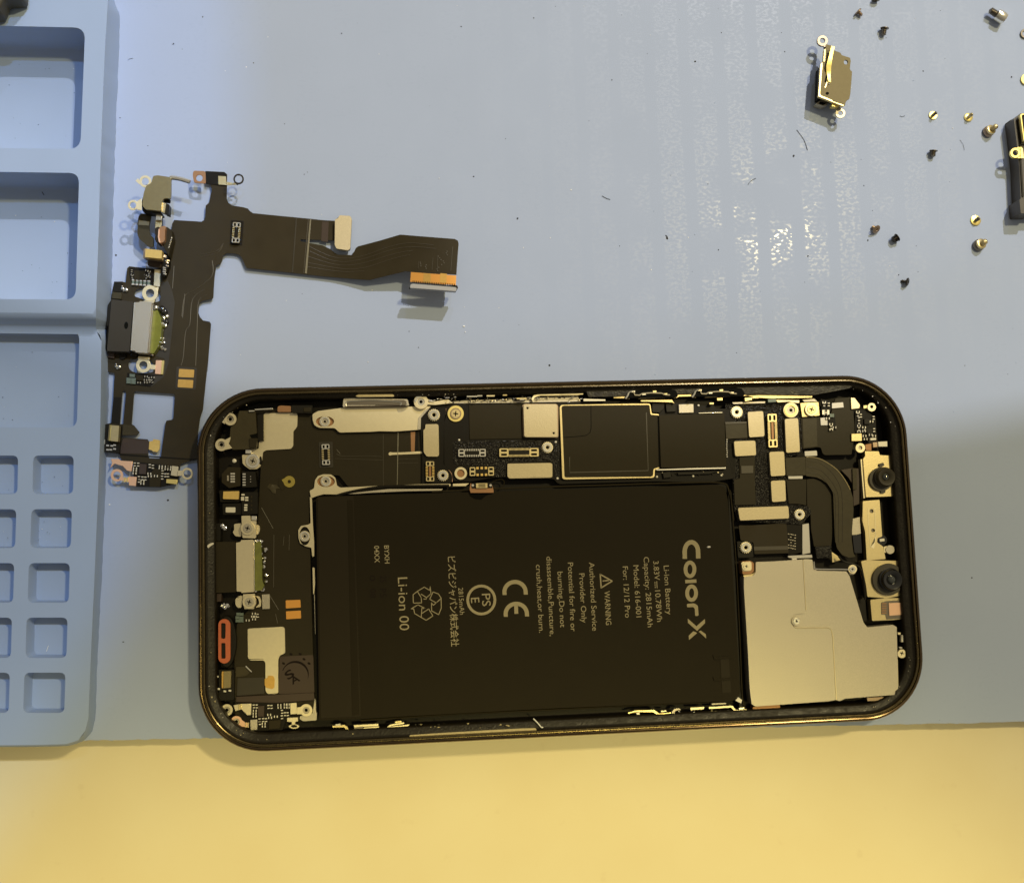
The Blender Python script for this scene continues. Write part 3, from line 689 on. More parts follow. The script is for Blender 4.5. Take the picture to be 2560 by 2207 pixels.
slab('ground_tab', g('zd', (910,1538), (1056,1545), (1048,1608), (905,1590)), ZF+0.08, ZF+0.13, 'yellow_gold', fl)
# ------------------------------------------------------------------ the opened phone
PW, PH, RC = 14.67, 7.15, 1.30
ph = thing('smartphone', 'opened black smartphone without its screen showing battery and circuit boards', 'smartphone', (0, 0, 0))
def rr(off, n=14):
    """rounded outline; off is one inset or (left, right, top, bottom)"""
    lf, rt_, tp, bt = off if isinstance(off, tuple) else (off,)*4
    r = max(0.3, RC-max(lf, rt_, tp, bt)); o = []
    x0, x1, y0, y1 = -PW/2+lf, PW/2-rt_, -PH/2+bt, PH/2-tp
    for cx, cy, t0 in ((x1-r, y1-r, 0), (x0+r, y1-r, 90), (x0+r, y0+r, 180), (x1-r, y0+r, 270)):
        for k in range(n+1):
            t = math.radians(t0+90*k/n); o.append((cx+r*math.cos(t), cy+r*math.sin(t)))
    return o
def loft(name, prof, m, parent, ang=38):
    k = Mesh(); i = k.mi(m); R = [[k.bm.verts.new((x, y, z)) for x, y in rr(f)] for f, z in prof]
    for A, B in zip(R, R[1:]):
        for j in range(len(A)): k.bm.faces.new((A[j], A[(j+1) % len(A)], B[(j+1) % len(B)], B[j])).material_index = i
    return k.make(name, parent, 0, ang=ang)
loft('frame_band', [(0.5, 0.0), (0.10, 0.0), (0.03, 0.03), (0.0, 0.08), (0.0, 0.60), (0.008, 0.645), (0.03, 0.68), (0.06, 0.695), (0.078, 0.69), (0.086, 0.655)], 'frame', ph)
loft('frame_lip', [(0.086, 0.655), (0.100, 0.655), (0.108, 0.678), (0.125, 0.682), (0.140, 0.675), (0.152, 0.62)], 'frame_lip', ph)
loft('seal_ledge', [(0.152, 0.62), (0.175, 0.59), (0.20, 0.577), ((0.30, 0.29, 0.21, 0.30), 0.565), ((0.325, 0.315, 0.23, 0.325), 0.54), ((0.33, 0.32, 0.235, 0.33), 0.40)], 'glue', ph, 60)
loft('inner_wall', [((0.33, 0.32, 0.235, 0.33), 0.40), ((0.345, 0.33, 0.245, 0.34), 0.17)], 'wall', ph)
k = Mesh(); i_ = k.mi('wall'); k.bm.faces.new([k.bm.verts.new((x, y, 0.17)) for x, y in rr((0.345, 0.33, 0.245, 0.34))]).material_index = i_
k.make('back_panel', ph)
def part(name, pts, z0, z1, m, parent=None, bev=0.006, holes=(), r=0.0): return slab(name, pts, z0, z1, m, parent or ph, bev, holes, r)

# battery -------------------------------------------------------------
BZ = 0.50
bat = Mesh().pc(rnd([(790, 1241), (1140, 1231), (1500, 1221), (1790, 1211), (1812, 1216), (1820, 1250), (1840, 1560), (1851, 1735), (1838, 1751), (1360, 1771), (900, 1796), (798, 1801)], 10), 0.18, BZ, 'battery').make('battery', ph, 0.05)
part('battery_wrap', rnd([(794, 1243), (884, 1240), (902, 1790), (802, 1795)], 3), BZ-0.02, BZ+0.006, 'battery_wrap', bat)
part('wrap_seam', [(868, 1250), (882, 1250), (898, 1786), (880, 1788)], BZ-0.02, BZ+0.010, 'battery', bat)
for yy in (1636, 1690):
    part('wrap_fold', rnd([(1782, yy), (1792, yy+6), (1826, yy+3), (1830, yy+10), (1786, yy+12)], 2), BZ-0.01, BZ+0.022, 'battery', bat)
part('wrap_fold', rnd([(1800, 1640), (1822, 1640), (1828, 1730), (1806, 1732)], 2), BZ-0.02, BZ+0.008, 'battery_wrap', bat)
wire('pouch_edge', [(902, 1800), (1130, 1785), (1360, 1774), (1600, 1762), (1800, 1753), (1846, 1742)], BZ-0.10, 0.022, 'graphite', bat)
wire('pouch_edge', [(1080, 1229), (1300, 1219), (1500, 1213), (1700, 1207), (1800, 1207), (1822, 1226), (1834, 1300)], BZ-0.02, 0.018, 'graphite', bat)
# printed writing: built from Blender's own font, laid on the wrap and merged into one mesh
TX = Mesh(); TXD = Mesh()
def text(s_, start, end, cap, M_=None, m='print', z=BZ+0.0015, bold=0.0):
    """writing whose baseline runs from pixel start to end, cap height in pixels towards the right of the reading direction's left hand"""
    M_ = M_ or TX
    cu = bpy.data.curves.new('t', 'FONT'); cu.body = s_; cu.size = 1; cu.resolution_u = 3; cu.offset = bold
    ob = bpy.data.objects.new('t', cu); S.collection.objects.link(ob)
    dg = bpy.context.evaluated_depsgraph_get(); me = bpy.data.meshes.new_from_object(ob.evaluated_get(dg))
    bpy.data.objects.remove(ob); bpy.data.curves.remove(cu)
    xs = [v.co.x for v in me.vertices]; x0, x1 = min(xs), max(xs)
    ca = 0.73                                   # cap height of the built-in font
    a, b = Vector(start), Vector(end); e = (b-a).normalized(); up = Vector((e.y, -e.x))
    i = M_.mi(m); vv = []
    for v in me.vertices:
        q = a + e*((v.co.x-x0)/(x1-x0)*(b-a).length) + up*(v.co.y/ca*cap)
        vv.append(M_.bm.verts.new(P(q.x, q.y, z)))
    for p in me.polygons:
        try: M_.bm.faces.new([vv[k] for k in p.vertices]).material_index = i
        except ValueError: pass
    bpy.data.meshes.remove(me)
def T(f, s_, a, b, cap, **kw): text(s_, g1(f, *a), g1(f, *b), cap/FR[f][2], **kw)
def ink(pts, holes=(), m='print', M_=None): (M_ or TX).pc(pts, BZ, BZ+0.0015, m, holes=holes, bottom=False)
def stroke(f, line, wd, closed=False, m='print', M_=None):
    L = g(f, *line); w_ = wd/FR[f][2]
    if closed: L = L+[L[0]]
    for a, b in zip(L, L[1:]):
        d = (Vector(b)-Vector(a)).normalized()*w_*0.42
        ink(band([tuple(Vector(a)-d), tuple(Vector(b)+d)], w_), m=m, M_=M_)
T('b2', 'Li-ion Battery', (1405,472), (1437,978), 58)
T('b2', '3.83V', (1297,425), (1312,622), 58)
T('b2', '10.78Wh', (1315,728), (1338,1052), 58)
stroke('b2', [(1334,634), (1338,702)], 7)
for q_ in range(3): stroke('b2', [(1315+q_*1.3,640+q_*24), (1316+q_*1.3,652+q_*24)], 7)
T('b2', 'Capacity: 2815mAh', (1197,382), (1240,1108), 58)
T('b2', 'Model: 616-001', (1090,468), (1122,1005), 58)
T('b2', 'For: 12/12 Pro', (980,480), (1008,1010), 58)
T('b2', 'WARNING', (790,735), (808,1085), 60)
T('b2', 'Authorized Service', (632,438), (668,1145), 58)
T('b2', 'Provider Only', (530,552), (556,1062), 58)
T('b2', 'Potential for fire or', (412,440), (444,1152), 58)
T('b2', 'burning.Do not', (305,535), (335,1110), 58)
T('b2', 'disassemble,Puncture,', (190,378), (228,1200), 58)
T('b2', 'crush,heat,or burn.', (82,462), (115,1165), 58)
stroke('b2', [(748,560), (872,630), (758,700)], 13, True)
stroke('b2', [(795,627), (832,624)], 12); ink(circ(g1('b2', 780, 629), 1.8, 10))
# the maker's big lettering
def ring_(f, c, rx, ry, wd): ink(circ(g1(f, *c), rx/FR[f][2], 28, ry/FR[f][2], rot=0), [circ(g1(f, *c), (rx-wd)/FR[f][2], 28, (ry-wd)/FR[f][2])])
def arcband(f, c, rx, ry, wd, a0, a1, n=26):
    o_ = [(c[0]+rx*math.cos(math.radians(a0+(a1-a0)*k/n)), c[1]+ry*math.sin(math.radians(a0+(a1-a0)*k/n))) for k in range(n+1)]
    i__ = [(c[0]+(rx-wd)*math.cos(math.radians(a0+(a1-a0)*k/n)), c[1]+(ry-wd)*math.sin(math.radians(a0+(a1-a0)*k/n))) for k in range(n+1)]
    return o_, i__
def C_(f, x0, y0, x1, y1, wd, tail):
    """letter C lying with its opening downwards"""
    cx, rx = (x0+x1)/2, (x1-x0)/2; cy = y1-tail; ry = cy-y0
    o_, i__ = arcband(f, (cx, cy), rx, ry, wd, 180, 360)
    ink(g(f, (x0+2, y1), *o_, (x1+2, y1-4), (x1+2-wd, y1-4), *i__[::-1], (x0+2+wd, y1)))
C_('b2', 1600, 205, 1785, 400, 46, 72)
ring_('b2', (1678, 509), 66, 91, 40)
ink(g('b2', (1628,618), (1744,612), (1746,647), (1630,653)))
ring_('b2', (1695, 755), 66, 90, 40)
ink(rnd(g('b2', (1645,866), (1722,860), (1760,884), (1768,988), (1732,993), (1728,915), (1712,898), (1648,902)), 3))
ink(g('b2', (1655,1018), (1745,1098), (1832,1022), (1834,1066), (1752,1146), (1657,1062)))
ink(g('b2', (1738,1158), (1752,1168), (1668,1240), (1665,1196), (1712,1150)))
ink(g('b2', (1768,1152), (1790,1142), (1842,1180), (1846,1224)))
# marks and small print in the middle
C_('b1', 1475, 452, 1737, 608, 42, 30)
C_('b1', 1488, 678, 1750, 834, 42, 30)
ink(g('b1', (1597,715), (1636,713), (1640,802), (1600,804)))
ring_('b1', (1257,660), 155, 159, 28)
T('b1', 'PS', (1262,597), (1268,725), 92); T('b1', 'E', (1148,640), (1152,692), 92)
T('b1', '2815mAh', (1018,535), (1035,812), 52)
T('b1', '\u30d3\u30ba\u30d3\u30b8\u30e3\u30d1\u30f3\u682a\u5f0f\u4f1a\u793e', (912,212), (950,1142), 68, bold=0.006)
T('b1', 'Li-ion 00', (392,428), (412,975), 105)
T('b1', 'BYXH', (250,97), (258,283), 52, bold=0.008); T('b1', '04XX', (146,100), (153,275), 54, bold=0.008)
for ln in ([(665,527), (722,560), (728,522), (735,595), (722,605)], [(665,527), (595,570), (550,605), (553,692), (638,690), (634,635), (597,575)], [(634,600), (690,635), (685,652), (662,650)], [(690,635), (728,602)],
           [(757,577), (722,652), (790,690), (830,655)], [(757,577), (812,597), (840,640), (842,745), (815,812), (742,772), (740,690), (760,715)], [(760,715), (832,650)],
           [(600,710), (672,745), (640,748), (635,835)], [(600,710), (528,752), (556,752), (566,800), (685,870), (755,825), (712,752), (640,800)]):
    stroke('b1', ln, 8)
TX.make('printed_text', bat, 0)
T('b1', '2S', (205,410), (208,480), 70, M_=TXD, m='stamp'); T('b1', 'P5', (205,545), (210,635), 70, M_=TXD, m='stamp')
T('b1', '0', (100,405), (102,465), 60, M_=TXD, m='stamp'); T('b1', '08', (105,545), (108,640), 60, M_=TXD, m='stamp')
TXD.make('dark_stamp', bat, 0)
Mesh().blob(P(1772, 1367, BZ+0.002), 0.035, 'grey_white', (1.2, 0.6, 0.3)).make('lint', bat)

# dock flex and the parts at the left end -----------------------------------
dk = Mesh().pc(rnd([(628, 1035), (745, 1020), (790, 1040), (865, 1075), (1060, 1075), (1060, 1212), (870, 1216), (848, 1188), (792, 1188), (782, 1235), (772, 1244), (778, 1480), (786, 1752), (786, 1800), (588, 1806), (586, 1640), (592, 1560), (640, 1500), (645, 1300), (652, 1170), (600, 1090)], 4), 0.24, 0.30, 'graphite').make('dock_flex', ph, 0.006)
D = 0.30
def dpart(name, pts, z0, z1, m, r=0.0, holes=(), bev=0.006): return slab(name, pts, z0, z1, m, dk, bev, holes, r)
dpart('crease', g('p4', (1210,770), (1225,770), (1212,1460), (1200,1460)), D, D+0.012, 'flex_crease')
dpart('crease', g('p4', (1020,800), (1028,800), (1030,1470), (1022,1470)), D, D+0.006, 'flex_ridge')
dpart('crease', g('p4', (1380,770), (1440,770), (1432,1030), (1385,1030)), D, D+0.008, 'copper_dark')
dpart('crease', g('p4', (1445,770), (1480,770), (1480,1030), (1440,1030)), D, D+0.006, 'black_board')
dpart('slot', rnd(g('p4', (1090,1058), (1110,1032), (1140,1040), (1530,1026), (1530,1056), (1140,1072), (1105,1082)), 3), D, D+0.012, 'tin')
tr = Mesh()
for ln in (g('p4', (420,1060), (520,1090), (800,1085), (1010,1095)), g('p4', (400,1120), (700,1130), (1020,1140)), g('p4', (1210,1130), (1480,1120)), g('p4', (1210,1180), (1480,1175)), g('p4', (420,1000), (470,1060)), g('p2', (1060,500), (1055,1180)), g('p2', (1190,520), (1180,640)), g('p2', (1260,500), (1255,700)), g('p2', (1010,1290), (1120,1470)), g('p2', (1080,1520), (1110,1650)), g('p2', (900,150), (1000,330), (1050,420))):
    tr.tube([P(x, y, D+0.001) for x, y in smooth_line(ln, 4)], 0.006, 'flex_ridge', 5)
tr.make('raised_trace', dk)
connector(g1('p1', 1732, 912), 26, 10.5, math.radians(88), D+0.07, dk, 6, 'bright_tin', 'pale_gold', 'black_board')
connector_bed = dpart('connector_bed', rnd(g('p1', (1640,750), (1820,745), (1830,1080), (1650,1085)), 3), D, D+0.012, 'flex_inner')
dpart('ring_tag', rnd(g('p1', (1118,1215), (1160,1240), (1205,1300), (1225,1330), (1160,1380), (1115,1300)), 2), D, D+0.01, 'chip')
lug(g1('p1', 1258, 1262), 14.5, 4.2, D+0.002, dk, 'kapton', arm=g('p1', (1158,1240), (1200,1215), (1215,1320)))
Mesh().blob(P(*g1('p1', 1060, 1350), D), 0.10, 'olive_tape', (1, 0.9, 0.2), 1.0).make('tape_scrap', dk)
dpart('gold_contact', g('p2', (1212,1347), (1402,1340), (1408,1440), (1215,1452)), D, D+0.012, 'orange_pad', 2)
dpart('gold_contact', g('p2', (1216,1490), (1408,1478), (1412,1580), (1220,1592)), D, D+0.012, 'orange_pad', 2)
dpart('inner_area', g('p3', (1135,520), (1570,500), (1585,990), (1120,1010)), D, D+0.004, 'flex_brown', 4)
st = Mesh()
c_ = g1('p3', 1335, 760)
for k_ in range(22):
    a0, a1 = math.radians(200+k_*8.6), math.radians(200+(k_+1)*8.6)
    w0, w1 = 5.5*math.sin(math.pi*min(1, max(0.12, k_/21))), 5.5*math.sin(math.pi*min(1, max(0.12, (k_+1)/21)))
    ra = 33
    st.pc([(c_[0]+(ra+w0/2)*math.cos(a0), c_[1]+(ra+w0/2)*math.sin(a0)), (c_[0]+(ra+w1/2)*math.cos(a1), c_[1]+(ra+w1/2)*math.sin(a1)), (c_[0]+(ra-w1/2)*math.cos(a1), c_[1]+(ra-w1/2)*math.sin(a1)), (c_[0]+(ra-w0/2)*math.cos(a0), c_[1]+(ra-w0/2)*math.sin(a0))], D, D+0.007, 'stamp')
for a_, b_ in ((1280,490), (1400,490), (1450,555), (1515,610), (1185,610)): st.pc(circ(g1('p3', a_, b_), 4.2, 10, 2.8, rot=0.5), D, D+0.007, 'stamp')
text('S', g1('p3', 1245, 825), g1('p3', 1335, 760), 21, M_=st, m='stamp', z=D+0.007, bold=0.02); text('A', g1('p3', 1300, 885), g1('p3', 1405, 830), 19, M_=st, m='stamp', z=D+0.007, bold=0.02)
st.make('ink_stamp', dk)
# SMD field by the port
for a_, b_, c_ in ((600,1525,0), (640,1528,0), (588,1570,0), (640,1575,0), (590,1612,0), (640,1612,0)): smd(g1('p2', a_, b_), 4.2, 3.2, 0, D+0.01, dk, 'teal', 'teal')
dpart('chip', g('p2', (662,1530), (765,1525), (768,1590), (665,1598)), D, D+0.04, 'chip')
for a_, b_, c_ in ((720,1606,0), (800,1520,0), (790,1558,0), (812,1558,0), (802,1592,0), (850,1545,1.5)): smd(g1('p2', a_, b_), 4.0, 2.2, c_, D+0.01, dk, 'chip', 'white_bit')

# metal plates round the dock
LEFTP = rnd(g('p1', (940,378), (1350,372), (1366,400), (1362,545), (1340,580), (1312,610), (1310,800), (1280,838), (960,856), (918,880), (908,990), (885,1065), (840,1100), (745,1102), (700,1070), (655,1030), (648,915), (768,910), (768,852), (862,838), (868,742), (924,738), (928,400)), 3)
pa = part('shield_plate', LEFTP, 0.28, 0.34, 'tin')
screw(g1('p1', 785, 995), 17.5, 0.36, pa, 'tin', 'bright_tin', 'satin_steel')
part('plate_tab', g('p1', (690,850), (765,850), (768,900), (690,898)), 0.30, 0.42, 'bright_tin', pa)
part('plate_slot', circ(g1('p1', 886, 990), 4, 14, 11), 0.30, 0.344, 'black_board', pa)
def oval(f, c, rx, ry, rot=0.0): return circ(g1(f, *c), rx/FR[f][2], 24, ry/FR[f][2], rot=rot)
h1 = oval('p4', (272,640), 118, 68)
pb = part('shield_plate', rnd(g('p4', (110,545), (180,505), (510,462), (1190,452), (1645,442), (1575,520), (1512,590), (1510,745), (1180,768), (980,765), (870,772), (465,782), (440,765), (400,725), (200,722), (135,690), (112,620)), 4), 0.34, 0.40, 'tin', holes=[h1])
part('plate_slot', oval('p4', (272,640), 122, 72), 0.30, 0.335, 'copper_dark', pb); stud(g1('p4', 270, 640), 13.5, 0.37, pb)
part('plate_stain', rnd(g('p4', (1195,470), (1330,475), (1290,510), (1215,525)), 3), 0.398, 0.402, 'satin_steel', pb, 0)
part('plate_edge', g('p4', (1515,595), (1640,450), (1560,500), (1475,600), (1465,745), (1510,745)), 0.39, 0.404, 'satin_steel', pb)
h2 = oval('p4', (285,1415), 115, 72)
pcm = part('shield_plate', rnd(g('p4', (72,1535), (130,1505), (142,1400), (178,1345), (250,1322), (350,1324), (405,1365), (428,1470), (470,1495), (900,1475), (1480,1452), (1900,1446), (1895,1478), (1100,1492), (850,1512), (640,1555), (460,1583), (250,1580), (160,1605), (92,1632)), 3), 0.32, 0.37, 'tin', holes=[h2])
part('plate_slot', oval('p4', (285,1415), 118, 75), 0.28, 0.315, 'copper_dark', pcm); stud(g1('p4', 283, 1412), 13.5, 0.345, pcm)
h3 = oval('p2', (1460,515), 70, 120)
part('plate_strip', rnd(g('p2', (1525,5), (1552,30), (1565,370), (1582,600), (1582,780), (1556,780), (1545,668), (1470,650), (1400,610), (1378,540), (1375,440), (1410,385), (1500,370), (1535,350)), 2), 0.32, 0.366, 'tin', pcm, holes=[h3])
part('plate_slot', oval('p2', (1460,515), 74, 124), 0.28, 0.315, 'black_board', pcm); stud(g1('p2', 1458, 518), 13.5, 0.345, pcm)
part('plate_strip', g('p2', (1558,920), (1588,925), (1594,1140), (1580,1270), (1566,1270)), 0.32, 0.366, 'tin', pcm)
part('plate_strip', g('p2', (1578,1270), (1588,1270), (1602,1786), (1592,1786)), 0.32, 0.36, 'satin_steel', pcm)
wire('battery_lead', g('p4', (420,1600), (560,1560), (800,1512), (1050,1482), (1400,1475), (1880,1470)), 0.46, 0.028, 'black_plastic', bat)
part('lead_strip', g('p4', (470,1582), (760,1545), (1100,1510), (1800,1510), (1780,1535), (1300,1545), (900,1562), (640,1580)), 0.42, 0.44, 'satin_steel', bat)
pd_ = part('shield_plate', rnd(g('p3', (720,160), (1180,135), (1200,158), (1206,478), (1135,508), (1116,560), (1116,990), (1085,1004), (975,1004), (950,960), (950,602), (930,572), (752,572), (724,540)), 4), 0.28, 0.34, 'tin')
part('foil_patch', rnd(g('p3', (940,808), (975,800), (985,768), (1050,772), (1070,812), (1064,922), (1040,942), (960,924), (940,892)), 2), 0.34, 0.36, 'gold_pad', pd_)
# top-left block with its two lugs
tb = part('vibration_block', rnd(g('p1', (612,345), (820,350), (838,640), (745,660), (845,700), (830,835), (520,850), (482,760), (500,560), (575,500)), 3), 0.20, 0.50, 'olive_tape', bev=0.02)
part('block_notch', g('p1', (742,660), (838,640), (842,700), (770,700)), 0.3, 0.505, 'black_hole', tb)
part('rolled_tab', rnd(g('p1', (740,700), (840,702), (830,830), (745,822)), 3), 0.3, 0.53, 'graphite', tb, 0.02)
part('steel_edge', g('p1', (730,342), (808,340), (808,354), (734,358)), 0.4, 0.56, 'bright_tin', tb); part('steel_edge', g('p1', (808,322), (1045,308), (1048,324), (812,340)), 0.4, 0.55, 'bright_tin', tb)
for c_, tip in (((495,455), g('p1', (382,490), (408,450), (430,520))), ((380,786), g('p1', (410,730), (500,685), (490,735), (475,770), (520,830), (430,850)))):
    lug(g1('p1', *c_), 15.5, 8.8, 0.52, tb, 'tin', arm=tip, th=0.03, post=True)
part('black_block', rnd(g('p1', (845,400), (925,385), (925,735), (850,735)), 2), 0.2, 0.42, 'black_plastic', tb)
part('copper_tab', rnd(g('p1', (1110,290), (1150,278), (1280,285), (1280,360), (1105,360)), 3), 0.36, 0.44, 'copper_dark', tb)
part('black_block', rnd(g('p1', (1285,275), (1560,275), (1555,380), (1290,370)), 2), 0.3, 0.46, 'black_plastic', tb)
part('steel_edge', g('p1', (1440,305), (1545,300), (1540,360), (1445,362)), 0.4, 0.48, 'graphite', tb)
Mesh().blob(P(*g1('p1', 548, 992), 0.44), 0.045, 'white_bit', (1, 1, 0.4)).make('water_marker', tb)
# left column: hexagonal module, microphone, white marker
lc = part('module_block', rnd(g('p1', (385,1165), (470,1072), (625,1078), (625,1318), (478,1345), (385,1272)), 2), 0.2, 0.46, 'graphite', bev=0.012)
m_ = Mesh()
for q_ in range(4):
    for dx in (0, 42): m_.pc(lrect(g1('p1', 512+dx*0.7, 1160+q_*34), 2.6, 2.0, 0), 0.44, 0.468, 'grey_white')
    m_.pc(lrect(g1('p1', 465, 1190+q_*18), 2.0, 1.4, 0), 0.44, 0.468, 'satin_steel')
m_.make('contact_row', lc)
part('contact_block', rnd(g('p1', (645,1130), (820,1135), (840,1330), (650,1340)), 2), 0.2, 0.44, 'black_plastic', lc)
m_ = Mesh()
for q_ in range(5): m_.pc(rc('p1', 655, 1156+q_*35, 694, 1174+q_*35), 0.42, 0.452, 'bright_tin')
for q_ in range(3): m_.pc(rc('p1', 752, 1192+q_*34, 764, 1200+q_*34), 0.42, 0.45, 'grey_white')
m_.make('contact_row', lc)
mi_ = part('microphone', rnd(g('p1', (350,1375), (620,1368), (615,1525), (365,1525)), 3), 0.2, 0.42, 'black_plastic')
part('gold_can', rnd(g('p1', (405,1388), (610,1385), (602,1492), (400,1486)), 2), 0.3, 0.50, 'gold', mi_, 0.015)
part('white_pad', rnd(g('p1', (436,1594), (562,1594), (560,1662), (436,1660)), 2), 0.3, 0.40, 'white_bit', mi_)
part('black_block', rnd(g('p1', (395,1545), (640,1540), (640,1690), (400,1690)), 2), 0.2, 0.38, 'black_plastic', mi_)
part('contact_block', rnd(g('p1', (640,1400), (850,1395), (850,1680), (645,1690)), 2), 0.2, 0.43, 'black_plastic', mi_)
m_ = Mesh()
for xx, yy in ((660,1432), (655,1470), (655,1495), (708,1468), (708,1500), (698,1565), (695,1597), (695,1628)): m_.pc(lrect(g1('p1', xx, yy), 3.9, 2.0, 0), 0.41, 0.442, 'white_bit')
for q_ in range(4): m_.pc(lrect(g1('p1', 770, 1460+q_*55), 2, 3, 0), 0.41, 0.44, 'graphite')
m_.make('contact_row', mi_)
# charging port
po = part('port_body', rnd(g('p2', (275,590), (560,590), (572,1240), (275,1255)), 2), 0.18, 0.46, 'graphite', bev=0.012)
part('port_shell', rnd(g('p2', (570,602), (628,592), (635,568), (792,562), (800,1240), (640,1252), (636,1236), (578,1232)), 2), 0.2, 0.50, 'tin', po, 0.015)
part('shell_edge', g('p2', (796,575), (808,580), (812,1235), (802,1240)), 0.2, 0.47, 'bright_tin', po, 0.01)
Mesh().pc(rnd(g('p2', (816,600), (890,575), (905,800), (905,1080), (935,1160), (905,1215), (818,1230)), 5), 0.22, 0.42, 'green_glue').make('sealant_bead', po, 0.05)
m_ = Mesh()
for xx, yy, rr_ in ((890,590,5), (892,650,3), (955,690,6), (895,760,5), (940,800,4), (935,850,4), (930,915,5), (960,1025,4), (955,1100,4), (900,1190,8), (845,580,4), (800,580,4), (820,1225,5)): m_.blob(P(*g1('p2', xx, yy), 0.36), rr_/125, 'solder', jit=0.6)
m_.make('solder_joint', po)
for c_, pts_ in (((718,415), [(640,255), (755,252), (760,318), (832,320), (828,540), (800,545), (655,540), (648,480)]), ((740,1370), [(660,1268), (812,1262), (815,1330), (800,1460), (680,1460), (660,1400)])):
    a_ = part('mounting_lug', rnd(g('p2', *pts_), 2), 0.36, 0.46, 'tin', po, 0.01); screw(g1('p2', *c_), 17, 0.48, a_, 'bright_tin', 'tin', 'satin_steel')
part('plate_tab', g('p2', (770,255), (835,258), (838,312), (768,310)), 0.36, 0.44, 'bright_tin', po)
part('lug_washer', rnd(g('p2', (542,360), (640,348), (640,525), (560,520), (525,465), (545,440)), 4, 3), 0.28, 0.36, 'tin', po)
part('lug_washer', rnd(g('p2', (832,365), (870,380), (880,430), (860,490), (815,515), (832,470)), 3), 0.28, 0.36, 'tin', po)
part('lug_washer', rnd(g('p2', (560,1330), (600,1292), (660,1285), (640,1440), (600,1450), (562,1410)), 5), 0.28, 0.38, 'tin', po)
part('lug_washer', rnd(g('p2', (820,1290), (870,1295), (895,1350), (890,1430), (820,1445), (870,1390), (860,1330)), 3), 0.28, 0.38, 'tin', po)
part('ground_tab', g('p2', (903,1270), (1003,1268), (1008,1458), (910,1462)), 0.3, 0.35, 'satin_steel', po)
part('side_block', g('p2', (275,1260), (380,1255), (378,1365), (278,1370)), 0.2, 0.40, 'flex_brown', po)
part('side_block', g('p2', (275,350), (370,350), (370,585), (278,585)), 0.2, 0.42, 'black_plastic', po)
m_ = Mesh()
for xx, yy, rr_ in ((390,375,5), (405,400,6), (425,415,5), (395,1415,6), (430,1430,6), (458,1415,5)): m_.blob(P(*g1('p2', xx, yy), 0.42), rr_/122, 'solder', jit=0.5)
m_.make('solder_joint', po)
# speaker gasket
ga = Mesh().pc(circ(g1('p3', 445, 330), 24, 30, 64), 0.2, 0.44, 'black_plastic').make('speaker_box', ph, 0.02)
def stad(f, x0, y0, x1, y1, n=10):
    r = (x1-x0)/2; cx = (x0+x1)/2; o = []
    for k in range(n+1): t = math.pi+math.pi*k/n; o.append((cx+r*math.cos(t), y0+r+r*math.sin(t)))
    for k in range(n+1): t = math.pi*k/n; o.append((cx+r*math.cos(t), y1-r+r*math.sin(t)))
    return g(f, *o)
part('gasket', stad('p3', 340, 36, 495, 610), 0.40, 0.49, 'gasket', ga, 0.015, holes=[rnd(g('p3', (375,95), (392,86), (425,90), (436,105), (432,280), (415,294), (385,290), (374,275)), 1.5), rnd(g('p3', (377,350), (400,344), (432,348), (435,540), (420,550), (380,548), (377,530)), 1.5)])
part('gasket_grille', stad('p3', 352, 60, 480, 590), 0.40, 0.42, 'black_hole', ga)
mc = part('microphone', rnd(g('p3', (345,690), (545,690), (545,1080), (350,1090)), 3), 0.2, 0.40, 'black_plastic')
part('gold_can', rnd(g('p3', (412,712), (505,708), (500,925), (408,932)), 1.5), 0.3, 0.48, 'brass', mc, 0.012); part('gold_can', rnd(g('p3', (385,716), (410,712), (404,932), (384,928)), 1), 0.3, 0.46, 'gold_pad', mc, 0.01)
m_ = Mesh()
for xx, yy in ((425,970), (490,962), (325,780), (345,940)): m_.pc(lrect(g1('p3', xx, yy), 3.2, 2, 0.1), 0.36, 0.42, 'white_bit')
m_.make('contact_row', mc)
m_ = part('tape_piece', g('p3', (565,650), (690,650), (760,720), (700,775), (565,790)), 0.30, 0.32, 'olive_tape')
part('tape_piece', rnd(g('p3', (590,800), (935,790), (935,1000), (580,1030)), 2), 0.30, 0.32, 'flex_inner')
wire('hair_wire', g('p3', (695,645), (740,690), (772,720)), 0.36, 0.012, 'grey_white', ph)
# lower antenna board
ab = part('antenna_board', rnd(g('p3', (570,1035), (1585,990), (1590,1090), (1350,1110), (1340,1300), (1225,1310), (1175,1470), (850,1480), (740,1480), (640,1300), (570,1140)), 3), 0.22, 0.33, 'black_board')
part('fold_strip', g('p3', (570,1040), (1580,990), (1585,1085), (1100,1120), (570,1110)), 0.30, 0.345, 'flex_brown', ab)
for xx, yy, a_ in ((800,1165,1.5), (838,1165,1.5), (812,1222,0), (810,1258,0), (810,1295,0), (990,1172,1.5), (1028,1172,1.5), (998,1275,0), (1010,1312,0), (1085,1298,0), (1130,1150,0), (1132,1182,0), (1212,1142,0), (1240,1142,0), (1212,1180,0), (1240,1180,0), (1165,1235,1.5), (1163,1305,1.5), (1203,1265,1.5), (1238,1265,1.5), (920,1342,1.5), (958,1342,1.5), (928,1388,0), (928,1424,0), (875,1345,1.5), (877,1380,1.5)):
    smd(g1('p3', xx, yy), 4.0, 2.3, a_, 0.34, ab, 'chip', 'white_bit')
part('chip', g('p3', (850,1160), (935,1160), (930,1300), (850,1300)), 0.33, 0.38, 'flex_brown', ab); part('chip', g('p3', (990,1350), (1150,1340), (1140,1450), (990,1465)), 0.33, 0.37, 'chip', ab)
part('ground_tab', g('p3', (535,1150), (625,1132), (768,1130), (765,1276), (715,1282), (640,1205), (560,1228)), 0.38, 0.42, 'tin', ab)
